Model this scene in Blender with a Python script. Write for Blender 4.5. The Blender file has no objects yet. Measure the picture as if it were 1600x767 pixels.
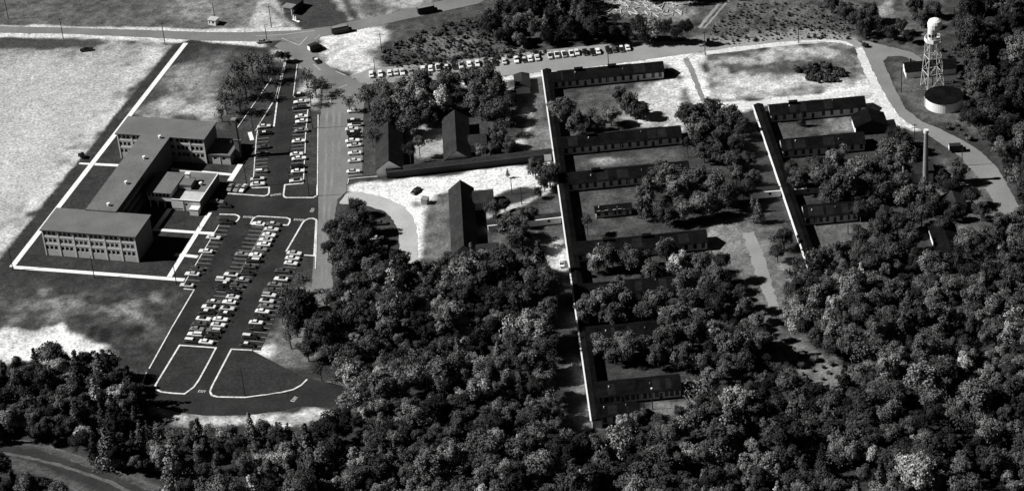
import bpy, bmesh, math, random
import numpy as np
from mathutils import Matrix, Vector
from mathutils.geometry import tessellate_polygon

# ---------------------------------------------------------------- camera, sky, sun, exposure
sc = bpy.context.scene
COL = sc.collection
R = math.radians
CAM_PITCH, CAM_ROLL, CAM_DIST = R(32.0), R(5.0), 930.0
cam_data = bpy.data.cameras.new('camera')
cam_data.sensor_width = 36.0
cam_data.lens = 90.0
cam_data.clip_start = 5.0
cam_data.clip_end = 20000.0
cam = bpy.data.objects.new('camera', cam_data)
COL.objects.link(cam)
_fw = Vector((0, math.cos(CAM_PITCH), -math.sin(CAM_PITCH)))
_r0 = Vector((1, 0, 0)); _u0 = Vector((0, math.sin(CAM_PITCH), math.cos(CAM_PITCH)))
_ri = math.cos(CAM_ROLL) * _r0 - math.sin(CAM_ROLL) * _u0
_up = math.sin(CAM_ROLL) * _r0 + math.cos(CAM_ROLL) * _u0
cam.matrix_world = Matrix(((_ri.x, _up.x, -_fw.x, 0), (_ri.y, _up.y, -_fw.y, -CAM_DIST * math.cos(CAM_PITCH)),
                           (_ri.z, _up.z, -_fw.z, CAM_DIST * math.sin(CAM_PITCH)), (0, 0, 0, 1)))
sc.camera = cam

SUN_ELEV, SHADOW_AZ = R(40.0), R(-3.0)          # shadows fall to +X, a touch towards the camera
world = bpy.data.worlds.new('World'); sc.world = world; world.use_nodes = True
wn = world.node_tree; wn.nodes.clear()
_sky = wn.nodes.new('ShaderNodeTexSky'); _sky.sky_type = 'NISHITA'; _sky.sun_disc = False
_sky.sun_elevation = SUN_ELEV; _sky.air_density = 0.2; _sky.dust_density = 0.0
_sky.sun_rotation = math.pi / 2 - (SHADOW_AZ + math.pi)
_bw = wn.nodes.new('ShaderNodeSeparateColor')     # black-and-white film behind a red filter: neutral, deep sky light
_bg = wn.nodes.new('ShaderNodeBackground'); _bg.inputs['Strength'].default_value = 0.055
_wo = wn.nodes.new('ShaderNodeOutputWorld')
wn.links.new(_sky.outputs[0], _bw.inputs[0]); wn.links.new(_bw.outputs[0], _bg.inputs[0]); wn.links.new(_bg.outputs[0], _wo.inputs[0])

sun_data = bpy.data.lights.new('sun', 'SUN'); sun_data.energy = 5.0; sun_data.angle = R(0.5)
sun_data.color = (1.0, 0.995, 0.985)
sun = bpy.data.objects.new('sun', sun_data); COL.objects.link(sun)
_d = Vector((math.cos(SHADOW_AZ) * math.cos(SUN_ELEV), math.sin(SHADOW_AZ) * math.cos(SUN_ELEV), -math.sin(SUN_ELEV)))
sun.rotation_euler = _d.to_track_quat('-Z', 'Y').to_euler()
sun.location = (-300, 0, 300)
sc.view_settings.view_transform = 'Standard'
sc.view_settings.look = 'None'
sc.view_settings.gamma = 1.0
sc.view_settings.use_curve_mapping = False
sc.view_settings.exposure = 0.3
sc.cycles.max_bounces = 4; sc.cycles.diffuse_bounces = 1; sc.cycles.glossy_bounces = 2

# ---------------------------------------------------------------- measured layout, metres (X right, Y away, Z up)
SCHOOL_ORIGIN = (-172.33,21.27)
TONES = [(0.042,3,0.5,[(-242.0,259.8),(251.6,174.7),(204.4,-23.6),(151.0,-40.4),(14.8,-125.8),(-69.2,-46.2),(-120.9,-106.0),(-197.2,-57.8)]),(0.1,4,0.7,[(-245.8,287.0),(-97.6,257.3),(-100.6,187.6),(-236.3,219.5)]),(0.22,4,0.8,[(-143.5,234.0),(-122.0,229.8),(-121.0,210.9),(-128.9,203.2),(-142.2,214.9)]),(0.18,3,0.6,[(-119.2,229.2),(-93.6,224.2),(-101.1,200.9),(-106.2,191.0),(-116.5,203.9)]),(0.45,1.5,0.3,[(-101.3,218.2),(-94.1,221.8),(-88.4,198.5),(-89.2,190.2),(-95.3,190.7),(-102.3,195.1)]),(0.3,1.0,0.2,[(-100.5,214.3),(-96.7,215.4),(-81.5,188.1),(-85.6,187.7)]),(0.16,1.2,0.3,[(-97.2,214.9),(-96.1,215.3),(-88.4,198.5),(-89.4,196.8)]),(0.045,1.0,0.3,[(-87.7,235.8),(-68.4,231.9),(-61.0,191.4),(-68.9,188.1),(-81.5,187.5),(-90.4,211.1)]),(0.35,1.5,0.4,[(-71.1,219.8),(-65.4,218.7),(-59.1,192.8),(-61.0,191.4)]),(0.06,1.5,0.3,[(-65.4,218.7),(-61.2,217.8),(-55.3,194.5),(-58.6,192.7)]),(0.3,3,0.8,[(-61.3,230.5),(-17.8,221.9),(-21.0,203.7),(-34.9,199.1),(-55.6,193.3),(-59.8,211.3)]),(0.08,4,0.6,[(-54.2,216.5),(-45.9,214.8),(-48.7,196.9),(-55.6,199.4)]),(0.55,0.8,0.25,[(-236.8,222.7),(-213.6,217.0),(-185.0,210.3),(-156.6,203.7),(-122.9,195.4),(-100.8,191.8),(-81.5,188.7),(-81.4,183.9),(-128.2,191.6),(-236.2,218.9)]),(0.6,0.8,0.25,[(-235.6,214.5),(-184.3,203.5),(-156.0,196.3),(-122.4,186.4),(-100.4,181.0),(-94.7,173.5),(-105.6,176.7),(-127.7,182.7),(-155.6,190.9),(-183.8,198.6),(-234.9,209.5)]),(0.27,5,0.5,[(-233.3,198.5),(-164.0,193.7),(-136.4,183.7),(-140.4,169.9),(-166.5,160.5),(-229.2,169.3)]),(0.41,7,0.18,[(-231.3,184.0),(-176.4,179.5),(-154.1,172.5),(-136.4,182.5),(-148.1,148.2),(-164.2,97.4),(-167.2,89.3),(-189.6,23.0),(-203.0,-17.0)]),(0.53,6,0.16,[(-152.9,158.0),(-139.4,175.5),(-148.1,148.2),(-164.2,97.4),(-167.2,89.3),(-189.6,23.0),(-196.5,3.1),(-199.4,25.5),(-180.9,73.8),(-165.0,116.7)]),(0.47,6,0.16,[(-219.5,100.4),(-188.5,142.3),(-178.2,119.0),(-188.0,70.2),(-210.5,36.3)]),(0.055,1.5,0.3,[(-234.6,207.7),(-169.6,194.1),(-165.1,190.3),(-171.6,186.8),(-193.9,191.0),(-233.0,196.0)]),(0.031,0.6,0.45,[(-135.9,183.6),(-127.9,186.8),(-94.7,172.9),(-91.5,157.9),(-106.5,80.7),(-109.3,37.9),(-115.3,-12.1),(-127.5,-59.5),(-135.4,-57.6),(-196.0,-34.4),(-199.5,-9.2),(-189.5,22.5),(-167.2,89.3),(-164.2,97.4),(-148.1,148.2)]),(0.09,5,0.7,[(-124.8,180.4),(-94.6,171.2),(-98.9,142.5),(-110.3,106.9),(-146.9,123.0),(-141.2,144.7)]),(0.34,5,0.8,[(-141.6,131.1),(-133.0,140.5),(-116.6,129.3),(-110.7,114.9),(-123.8,118.3),(-142.2,122.1)]),(0.2,5,0.8,[(-137.1,160.7),(-115.9,165.4),(-116.9,134.8),(-130.2,137.2)]),(0.048,4,1.0,[(-201.8,8.3),(-118.3,-11.6),(-127.7,-56.8),(-196.6,-30.3)]),(0.16,4,0.9,[(-178.7,-8.3),(-164.8,-8.4),(-165.6,-22.9),(-179.6,-20.7)]),(0.15,2,0.9,[(-172.4,-2.9),(-167.9,-1.5),(-168.1,-10.0),(-171.9,-11.5)]),(0.15,2,0.9,[(-159.9,-11.3),(-156.3,-5.5),(-154.6,-8.8),(-156.9,-18.1)]),(0.13,2,0.9,[(-131.9,-30.3),(-128.8,-26.7),(-128.6,-34.8),(-132.0,-38.4)]),(0.15,2,0.9,[(-130.8,-11.7),(-127.2,-10.2),(-126.0,-16.7),(-129.5,-17.0)]),(0.17,3,0.9,[(-150.1,-17.1),(-135.3,-15.2),(-136.7,-27.5),(-144.6,-28.3)]),(0.75,2.4,0.5,[(-197.1,-26.1),(-178.7,-27.8),(-167.4,-27.5),(-152.0,-33.2),(-148.0,-39.9),(-143.1,-44.6),(-138.1,-51.3),(-146.9,-52.3),(-167.4,-47.6),(-194.9,-42.5)]),(0.6,2,0.5,[(-73.9,176.6),(-56.9,181.6),(-46.0,184.3),(-40.1,174.3),(-48.7,164.3),(-46.1,149.5),(-50.1,140.1),(-59.3,139.6),(-67.3,150.6),(-72.8,161.3)]),(0.42,3,0.5,[(-100.2,175.7),(-86.4,168.5),(-77.9,149.8),(-72.3,132.1),(-74.6,116.3),(-77.7,116.9),(-80.6,150.3),(-91.7,166.6)]),(0.06,5,0.8,[(-46.0,183.1),(-21.3,191.6),(4.2,211.2),(92.1,200.2),(92.7,157.7),(82.2,147.0),(56.1,150.8),(22.9,150.2),(-6.4,148.9),(-32.9,147.0),(-46.1,150.6)]),(0.12,4,0.8,[(-35.2,170.4),(-8.4,168.3),(12.5,155.6),(-6.3,150.0),(-32.9,149.3)]),(0.17,3,0.9,[(38.6,204.5),(83.3,195.7),(85.9,168.5),(74.7,164.7),(43.2,173.1)]),(0.085,4,0.9,[(89.4,200.7),(199.5,185.1),(183.3,129.0),(170.3,114.7),(147.9,135.7),(128.1,144.0),(86.1,146.3)]),(0.2,3,0.6,[(82.2,147.0),(112.8,148.1),(144.0,144.4),(148.1,136.8),(127.8,141.8),(85.6,141.8),(70.0,143.6)]),(0.35,2,0.7,[(167.4,173.0),(171.4,172.2),(164.5,155.7),(158.8,153.8)]),(0.75,1.2,0.3,[(-14.9,127.0),(-11.0,129.6),(3.4,130.3),(32.2,131.0),(58.5,133.3),(71.8,134.8),(71.1,127.7),(58.0,127.9),(31.9,127.2),(5.9,126.5),(-4.6,124.1)]),(0.26,1.5,0.3,[(24.0,124.8),(61.0,131.2),(68.7,129.8),(68.2,124.9),(26.4,121.6)]),(0.7,2,0.35,[(69.1,134.7),(75.1,137.0),(87.7,136.9),(86.7,127.5),(83.8,125.3),(85.0,90.1),(76.2,90.1),(74.0,105.3)]),(0.72,1.0,0.25,[(85.3,138.4),(111.7,139.1),(137.8,138.2),(145.2,135.1),(149.2,127.5),(147.4,124.5),(143.4,132.0),(134.7,135.3),(111.1,134.7),(87.2,132.4)]),(0.78,1.2,0.25,[(147.3,126.8),(150.5,126.2),(151.5,107.2),(152.1,91.0),(155.2,65.6),(159.7,56.8),(156.1,56.9),(150.2,65.5),(148.2,87.5),(147.3,108.0)]),(0.42,4,0.75,[(84.3,129.6),(110.9,133.6),(134.6,134.2),(144.3,129.6),(147.7,102.5),(146.9,94.6),(125.9,93.2),(100.3,91.0),(85.3,92.7),(83.9,114.3)]),(0.09,3,0.7,[(85.3,133.9),(97.9,133.8),(108.2,133.0),(97.3,129.4),(85.4,127.8)]),(0.09,4,0.8,[(91.2,121.7),(104.1,121.5),(125.3,124.2),(137.6,119.7),(142.7,103.4),(132.1,101.1),(120.5,108.6),(105.8,114.6),(93.0,114.8)]),(0.1,3,0.7,[(134.3,132.6),(144.1,128.5),(146.0,108.2),(140.4,104.9),(137.7,120.8)]),(0.7,1.2,0.3,[(80.3,93.6),(100.4,92.0),(125.8,92.7),(147.1,96.2),(149.6,91.5),(145.6,87.0),(125.0,87.6),(102.2,86.5),(94.3,83.2),(84.6,86.5)]),(0.62,2,0.5,[(142.7,87.5),(150.0,86.2),(155.8,62.0),(150.1,58.0),(144.2,66.6),(138.6,70.1)]),(0.085,3,0.7,[(22.7,112.0),(64.5,113.5),(63.4,75.9),(21.0,75.9)]),(0.5,4,0.6,[(56.7,112.8),(72.6,117.5),(75.4,99.7),(72.7,74.3),(63.4,75.9),(52.7,96.0)]),(0.45,3,0.6,[(50.5,85.9),(61.9,86.5),(68.6,77.6),(53.6,77.7)]),(0.075,3,0.7,[(23.6,58.0),(66.8,60.3),(65.3,45.9),(41.3,49.1),(21.6,46.2)]),(0.22,2.5,0.7,[(33.3,56.3),(46.9,57.4),(51.5,54.1),(36.7,52.8)]),(0.065,3,0.7,[(23.1,31.8),(54.5,33.4),(49.6,6.7),(21.0,0.3)]),(0.07,3,0.7,[(104.0,71.2),(140.2,72.4),(135.8,60.5),(104.6,57.6)]),(0.22,3,0.6,[(127.3,69.6),(138.7,71.1),(134.6,60.7),(126.2,62.2)]),(0.1,3,0.5,[(107.4,-3.0),(130.3,-2.4),(127.8,-17.4),(107.0,-18.3)]),(0.09,3,0.6,[(159.4,111.2),(168.9,106.7),(190.6,63.3),(179.1,55.3),(161.4,66.0),(154.9,85.3)]),(0.12,3,0.6,[(6.1,131.4),(18.9,127.4),(18.4,66.3),(10.4,65.2),(5.2,112.5)]),(0.4,1.2,0.5,[(10.3,101.0),(12.3,99.6),(12.0,85.1),(7.1,73.3),(3.4,72.5),(8.4,83.2)]),(0.5,2,0.5,[(-11.0,127.4),(4.6,127.8),(5.5,117.9),(-5.0,114.4),(-11.3,118.2)]),(0.14,3,0.6,[(-31.1,98.0),(-20.9,98.7),(-21.6,70.8),(-34.0,68.1)]),(0.3,1.5,0.4,[(-40.0,91.8),(-31.1,92.8),(-21.1,88.4),(-21.5,73.3),(-29.1,68.2),(-36.5,71.0)]),(0.72,1.2,0.25,[(-59.9,53.1),(-46.5,54.1),(10.0,56.5),(16.9,57.2),(16.1,35.3),(6.8,41.6),(-0.6,38.2),(-5.5,36.6),(-17.4,42.9),(-27.1,41.3),(-32.1,34.1),(-33.5,22.8),(-39.4,30.7),(-56.2,45.3),(-59.9,49.2)]),(0.8,1.5,0.25,[(-56.2,48.6),(-36.8,44.3),(-27.2,38.0),(-30.3,29.2),(-32.7,-1.9),(-37.5,-9.7),(-37.1,23.4),(-44.1,36.2),(-56.2,42.9)]),(0.13,3,0.6,[(-31.6,33.1),(-22.3,39.5),(-22.0,-3.6),(-30.5,-6.6),(-32.5,11.4)]),(0.45,0.9,0.3,[(-9.2,22.4),(-4.8,24.9),(6.2,30.9),(15.7,37.3),(16.6,35.7),(6.6,28.0),(-5.0,21.2),(-8.6,19.1)]),(0.08,3,0.6,[(-6.3,18.3),(18.2,30.3),(19.4,-6.1),(15.2,-18.3),(-7.2,-3.9)]),(0.5,2.5,0.6,[(10.2,-4.5),(16.3,-0.3),(18.5,-10.3),(17.5,-18.7),(13.5,-15.9)]),(0.14,3,0.9,[(-102.2,-56.8),(-91.3,-52.6),(-82.9,-35.9),(-74.4,-12.3),(-71.4,-25.4),(-73.4,-61.3),(-84.2,-65.4),(-93.1,-62.1)]),(0.42,2,0.7,[(-91.3,-53.0),(-85.8,-50.7),(-84.5,-57.6),(-90.0,-58.7)]),(0.5,2,0.7,[(-124.7,-83.0),(-104.8,-90.4),(-81.2,-92.1),(-62.0,-91.7),(-61.9,-98.6),(-81.0,-100.5),(-102.3,-97.3),(-122.0,-89.7)]),(0.2,3,0.6,[(-66.5,-76.9),(-60.0,-78.6),(-58.8,-93.6),(-64.1,-94.6)]),(0.38,3,0.6,[(72.7,2.8),(82.1,3.5),(84.7,-3.7),(84.8,-12.5),(74.7,-19.5),(69.6,-14.3)]),(0.16,4,0.6,[(75.2,4.6),(93.8,3.7),(97.2,-23.2),(91.6,-55.5),(85.1,-62.4),(82.2,-33.4),(70.2,-18.7)]),(0.16,5,0.6,[(85.1,-62.4),(92.1,-75.3),(109.5,-89.5),(107.1,-104.0),(94.2,-105.7),(86.4,-85.9)]),(0.22,3,0.7,[(165.1,33.3),(173.9,29.4),(176.4,12.5),(173.5,3.8),(166.6,16.5)]),(0.14,4,0.6,[(149.0,-14.4),(168.6,-8.8),(167.3,-15.2),(154.5,-21.8)]),(0.1,3,0.6,[(168.3,37.6),(176.7,31.3),(176.2,-5.6),(170.4,-11.4),(154.7,-8.7),(153.9,11.8)]),(0.075,1.5,0.6,[(-193.1,-87.5),(-175.3,-92.3),(-162.0,-96.4),(-146.1,-107.2),(-119.4,-126.2),(-108.3,-139.2),(-114.5,-138.3),(-134.5,-119.6),(-161.6,-100.0),(-192.4,-91.9)]),(0.075,1.0,0.6,[(-191.9,-95.6),(-174.1,-101.7),(-160.5,-110.0),(-146.8,-121.3),(-130.0,-136.1),(-139.3,-134.8),(-160.0,-114.2),(-191.3,-99.9)]),(0.13,3,0.7,[(17.4,-71.4),(21.7,-72.1),(21.9,-114.6),(16.6,-115.6)]),(0.16,3,0.6,[(37.1,-108.0),(56.5,-103.6),(58.1,-108.2),(40.9,-112.1)])]
SHEETS = [('highway','worn',0.03,0.15,[(-239.5,222.0),(-213.4,215.4),(-184.8,208.8),(-156.4,201.5),(-122.8,192.7),(-106.2,189.2),(-81.7,186.7),(-68.4,187.7),(-60.2,190.6),(-45.9,193.9),(-34.4,197.8),(-19.6,203.5),(-1.3,211.1),(13.9,209.3),(-2.3,200.1),(-5.5,197.0),(-30.9,189.8),(-46.0,185.5),(-56.9,182.2),(-67.7,179.5),(-78.6,178.1),(-100.3,179.5),(-122.3,184.6),(-155.9,194.8),(-184.2,202.9),(-212.6,209.2),(-238.5,215.1)]),('access_road','worn',0.05,0.15,[(-89.4,178.4),(-79.1,178.2),(-73.1,178.8),(-75.1,169.8),(-73.3,159.1),(-67.3,148.9),(-59.8,140.3),(-55.1,134.4),(-54.0,123.3),(-54.5,107.4),(-54.8,60.4),(-60.0,59.8),(-60.9,54.2),(-60.9,48.4),(-64.2,43.3),(-65.2,28.2),(-65.6,3.5),(-65.0,-26.4),(-64.4,-40.9),(-72.9,-39.5),(-72.5,-4.0),(-72.2,29.3),(-71.5,50.3),(-72.3,100.1),(-71.3,118.4),(-71.0,131.9),(-75.2,144.8),(-80.7,155.4),(-85.0,164.7),(-92.5,173.7)]),('upper_road','gravelroad',0.07,0.25,[(-59.6,141.1),(-51.4,146.5),(-30.2,146.5),(-6.4,147.2),(22.8,149.1),(56.0,149.7),(75.6,146.5),(85.8,143.5),(112.2,143.6),(127.9,142.3),(138.2,140.7),(145.5,136.7),(148.9,130.4),(147.1,127.4),(142.9,133.8),(137.6,136.8),(124.7,138.4),(106.2,137.9),(85.0,136.2),(58.5,132.8),(32.2,130.5),(3.4,130.0),(-20.1,131.0),(-46.2,132.8),(-54.3,132.6)]),('tower_road','gravelroad2',0.05,0.25,[(148.7,125.9),(149.5,107.6),(150.4,91.4),(153.2,68.5),(159.7,56.8),(170.2,34.8),(174.6,15.2),(176.2,-5.6),(176.2,-14.5),(184.9,-21.2),(184.9,-13.8),(183.5,6.7),(182.0,24.7),(178.1,38.3),(172.8,48.0),(167.0,56.5),(161.0,63.6),(156.7,74.5),(155.3,92.0),(155.0,108.2),(154.8,114.3),(157.2,117.7),(163.0,117.1),(167.7,111.6),(171.0,109.9),(168.0,119.0),(159.3,125.9),(153.0,131.3),(149.3,133.1)]),('gravel_verge','verge',0.045,0.35,[(-10.2,128.4),(3.3,128.3),(32.1,129.4),(58.4,131.7),(70.5,132.8),(70.2,129.5),(58.1,128.7),(31.9,127.2),(3.2,125.9),(-8.5,125.3)]),('gravel_verge','verge',0.045,0.35,[(85.5,135.9),(111.4,136.9),(127.6,137.0),(137.5,136.2),(142.4,133.9),(145.8,129.3),(144.5,129.0),(141.6,132.1),(137.2,134.0),(127.3,134.8),(111.0,134.4),(85.7,132.7)]),('gravel_verge','verge',0.045,0.35,[(145.5,127.1),(148.6,125.4),(149.4,107.1),(150.3,90.8),(152.9,68.1),(155.7,61.5),(152.3,63.1),(148.9,67.8),(146.9,88.8),(145.9,107.2)]),('gravel_verge','verge',0.045,0.35,[(85.1,91.1),(100.2,90.5),(125.6,91.1),(146.8,94.1),(146.8,91.0),(125.1,88.1),(102.2,86.5),(85.9,86.8)]),('dirt_lane','dirt',0.03,0.35,[(75.9,131.2),(78.0,131.9),(79.5,118.9),(81.4,94.4),(79.3,93.8),(77.4,118.2)]),('wheel_track','rut',0.05,0.25,[(-194.5,-92.7),(-174.4,-99.6),(-161.0,-105.7),(-152.0,-110.5),(-135.3,-121.6),(-124.1,-132.3),(-125.5,-133.1),(-136.3,-122.8),(-152.3,-111.9),(-161.2,-107.1),(-174.2,-101.0),(-194.2,-94.1)]),('wheel_track','rut',0.05,0.25,[(-195.2,-87.2),(-162.0,-96.0),(-147.2,-106.3),(-130.4,-118.9),(-117.2,-128.9),(-108.4,-138.5),(-110.0,-138.3),(-118.2,-129.8),(-130.7,-119.8),(-147.7,-107.3),(-162.3,-97.0),(-195.1,-88.3)]),('farm_track','track',0.03,0.4,[(-194.6,-91.6),(-174.8,-96.3),(-161.5,-101.1),(-147.9,-110.1),(-134.4,-120.0),(-121.3,-129.7),(-112.3,-140.3),(-125.7,-138.4),(-144.8,-120.6),(-160.6,-108.6),(-174.3,-100.3),(-194.2,-94.1)]),('gravel_drive','gravel',0.05,0.3,[(-63.5,40.4),(-60.4,47.9),(-55.8,47.6),(-46.5,42.2),(-39.3,34.4),(-35.6,25.5),(-34.3,13.9),(-34.1,-13.7),(-41.6,-12.5),(-41.0,12.8),(-42.8,24.4),(-46.6,31.9),(-52.6,36.7)]),('dirt_path','gravelroad',0.03,0.5,[(83.4,-5.2),(87.6,-5.0),(89.5,-26.2),(89.6,-49.1),(90.3,-60.1),(86.3,-53.8),(84.7,-31.7)]),('wheel_track','dirt2',0.03,0.3,[(99.0,184.0),(100.3,183.7),(85.9,156.1),(84.7,157.5)]),('wheel_track','dirt2',0.03,0.3,[(101.7,183.5),(103.0,183.2),(87.7,155.8),(86.7,156.0)]),('car_park','lot',0.08,0,[(-109.3,61.5),(-99.1,53.5),(-92.1,50.5),(-84.7,47.8),(-73.2,45.8),(-71.5,47.4),(-71.2,29.2),(-75.4,31.2),(-82.6,9.0),(-76.5,6.2),(-89.7,-53.7),(-100.0,-51.7),(-106.3,-75.7),(-105.0,-79.7),(-93.7,-81.4),(-81.8,-80.6),(-75.0,-77.1),(-72.2,-73.7),(-66.9,-76.0),(-57.8,-81.2),(-57.3,-90.9),(-68.4,-90.7),(-74.9,-89.0),(-81.3,-90.3),(-89.8,-91.5),(-98.4,-91.0),(-107.0,-89.7),(-115.8,-86.6),(-124.8,-81.5),(-129.2,-74.5),(-128.1,-59.4),(-115.3,-12.1),(-118.6,-10.3),(-119.6,-5.0),(-117.0,5.4),(-115.2,10.8),(-113.0,18.0),(-110.6,26.6),(-108.1,38.6),(-113.1,41.8),(-112.5,52.5)]),('upper_car_park','lot',0.08,0,[(-87.0,159.4),(-81.7,156.1),(-82.9,127.5),(-77.0,117.8),(-76.9,114.1),(-77.4,58.0),(-84.5,57.3),(-84.7,47.8),(-92.1,50.0),(-90.5,52.1),(-90.7,56.9),(-97.1,57.5),(-96.8,63.8),(-96.9,79.5),(-96.8,101.9),(-90.2,104.4),(-89.6,124.4),(-90.2,126.7)])]
WHEEL_PATHS = [[(-69.1,126.1),(-69.2,99.6),(-68.9,49.8),(-69.2,22.0),(-69.1,-13.2)],[(-66.4,120.2),(-66.4,99.1),(-66.4,59.0),(-67.5,21.7),(-67.5,-13.4)],[(-64.3,111.8),(-63.7,63.4)]]
ISLANDS = [('parking_island',[(-118.2,-46.4),(-105.3,-50.0),(-107.8,-59.9),(-110.2,-68.7),(-111.7,-72.7),(-114.6,-76.2),(-118.7,-75.2),(-122.7,-73.8),(-124.3,-72.2),(-125.0,-69.5)],1,''),('lawn_bed',[(-92.7,-53.4),(-99.9,-51.7),(-105.5,-73.2),(-106.0,-76.1),(-105.3,-78.3),(-103.2,-79.7),(-93.7,-81.4),(-81.8,-80.4),(-77.7,-79.3),(-75.0,-77.1),(-73.1,-74.0)],0,''),('lawn_bed',[(-82.6,9.2),(-77.0,28.3),(-76.1,30.0),(-74.7,31.0),(-73.2,30.9),(-71.9,29.7),(-72.2,4.6),(-76.5,5.8)],0,''),('parking_island',[(-96.5,31.1),(-96.0,33.8),(-95.2,35.3),(-94.0,36.0),(-83.1,33.0),(-81.9,31.9),(-81.8,30.0),(-82.5,27.6)],1,''),('lawn_bed',[(-108.7,39.9),(-102.8,38.6),(-101.6,37.7),(-101.0,36.5),(-101.4,34.7),(-102.1,33.4)],0,''),('lawn_bed',[(-77.4,57.4),(-84.5,57.5),(-84.8,50.2),(-84.5,48.7),(-83.5,47.8),(-73.4,46.1),(-71.9,47.5),(-72.0,55.1)],0,''),('lawn_bed',[(-106.3,54.8),(-92.1,50.5),(-90.9,51.0),(-90.4,52.5),(-90.5,56.7),(-97.0,57.3)],0,''),('parking_island',[(-91.2,124.7),(-90.4,125.5),(-89.6,124.1),(-90.2,104.4),(-96.4,104.9),(-97.6,102.0)],1,'')]
KERBS = [(0.45,[(-115.2,-11.3),(-121.8,-35.1),(-127.9,-59.1)]),(0.45,[(-119.1,-10.0),(-115.2,-11.3)]),(0.35,[(-128.7,-61.3),(-129.7,-68.0)]),(0.35,[(-108.5,32.2),(-110.7,23.9),(-113.3,14.5),(-115.8,5.2),(-118.9,-5.6)]),(0.35,[(-96.7,102.4),(-96.9,96.7),(-96.9,79.5),(-96.8,63.8),(-97.1,57.5)]),(0.4,[(-76.9,115.7),(-77.4,94.8),(-77.3,84.1),(-77.4,63.3),(-77.4,58.0)]),(0.25,[(-87.0,158.8),(-89.7,126.0)]),(0.25,[(-87.5,158.9),(-90.5,126.7)]),(0.35,[(-82.2,155.6),(-82.7,140.6),(-83.1,128.6),(-82.4,126.9)]),(0.35,[(-104.9,105.7),(-100.1,120.9),(-95.2,136.3),(-92.6,144.7)]),(0.4,[(-71.6,29.2),(-71.6,-4.2)]),(0.4,[(-72.7,110.7),(-72.2,74.7),(-71.8,47.9)]),(0.3,[(-60.4,54.1),(-60.0,57.9),(-51.4,57.9),(-48.4,57.8)])]
BAYS = [('low',-17.2,-5.8,[(-91.1,27.5),(-91.8,24.84),(-92.49,22.18),(-93.19,19.52),(-93.89,16.86),(-94.59,14.2),(-95.28,11.54),(-95.98,8.88),(-96.68,6.22),(-97.38,3.56),(-98.07,0.9),(-98.77,-1.76),(-99.47,-4.42),(-100.17,-7.08),(-100.86,-9.74),(-101.56,-12.4),(-102.26,-15.06),(-102.95,-17.72),(-103.65,-20.38),(-104.35,-23.04),(-105.05,-25.7),(-105.74,-28.36),(-106.44,-31.02),(-107.14,-33.68),(-107.84,-36.34),(-108.53,-39.0),(-109.23,-41.66),(-109.93,-44.32)]),('low',-17.2,5.6,[(-91.1,27.5),(-91.8,24.84),(-92.49,22.18),(-93.19,19.52),(-93.89,16.86),(-94.59,14.2),(-95.28,11.54),(-95.98,8.88),(-96.68,6.22),(-97.38,3.56),(-98.07,0.9),(-98.77,-1.76),(-99.47,-4.42),(-100.17,-7.08),(-100.86,-9.74),(-101.56,-12.4),(-102.26,-15.06),(-102.95,-17.72),(-103.65,-20.38),(-104.35,-23.04),(-105.05,-25.7),(-105.74,-28.36),(-106.44,-31.02),(-107.14,-33.68),(-107.84,-36.34),(-108.53,-39.0),(-109.23,-41.66),(-109.93,-44.32)]),('low',-17.2,5.4,[(-108.8,31.8),(-109.52,29.04),(-110.25,26.29),(-110.97,23.53),(-111.69,20.77),(-112.41,18.02),(-113.14,15.26),(-113.86,12.5),(-114.58,9.75),(-115.3,6.99),(-116.03,4.23),(-116.75,1.47),(-117.47,-1.28),(-118.2,-4.04)]),('low',-17.2,-5.6,[(-76.7,5.8),(-77.3,3.06),(-77.89,0.33),(-78.49,-2.41),(-79.09,-5.14),(-79.68,-7.88),(-80.28,-10.61),(-80.88,-13.35),(-81.47,-16.09),(-82.07,-18.82),(-82.67,-21.56),(-83.26,-24.29),(-83.86,-27.03),(-84.46,-29.76),(-85.05,-32.5),(-85.65,-35.24),(-86.24,-37.97),(-86.84,-40.71),(-87.44,-43.44),(-88.03,-46.18),(-88.63,-48.91),(-89.23,-51.65)]),('up',1.0,5.4,[(-96.9,98.3),(-96.89,95.5),(-96.88,92.7),(-96.88,89.9),(-96.87,87.1),(-96.86,84.3),(-96.85,81.5),(-96.84,78.7),(-96.84,75.9),(-96.83,73.1),(-96.82,70.3),(-96.81,67.5),(-96.81,64.7)]),('up',1.0,-5.6,[(-77.1,115.7),(-77.11,112.9),(-77.13,110.1),(-77.14,107.3),(-77.16,104.5),(-77.17,101.7),(-77.19,98.9),(-77.2,96.1),(-77.22,93.3),(-77.23,90.5),(-77.25,87.7),(-77.26,84.9),(-77.28,82.1),(-77.29,79.3),(-77.31,76.5),(-77.32,73.7),(-77.34,70.9),(-77.35,68.1),(-77.37,65.3),(-77.38,62.5),(-77.4,59.7)])]
DIVIDER = ((-90.7,29.2),(-110.2,-45.0))
WORDS = [('ENTER',(-99.7,36.1),-17,1.25),('ENTER',(-80.5,30.9),-17,1.25),('ENTER',(-89.7,50.0),6,1.25),('EXIT',(-73.3,35.7),73,1.3),('EXIT',(-110.2,-75.7),-17,1.25),('EXIT',(-77.3,-86.4),60,1.4)]
LANE_LINES = [[(-100.5,184.6),(-89.6,183.7),(-78.7,184.6),(-75.4,184.9)],[(-89.5,180.7),(-81.9,172.6)],[(-81.7,172.8),(-78.6,179.8)],[(-75.5,176.9),(-73.2,180.3)],[(-75.4,154.4),(-72.4,148.7)],[(-68.0,124.8),(-68.0,119.4)],[(-66.0,146.4),(-62.0,142.3)],[(-64.7,131.8),(-61.1,133.9)]]
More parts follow.
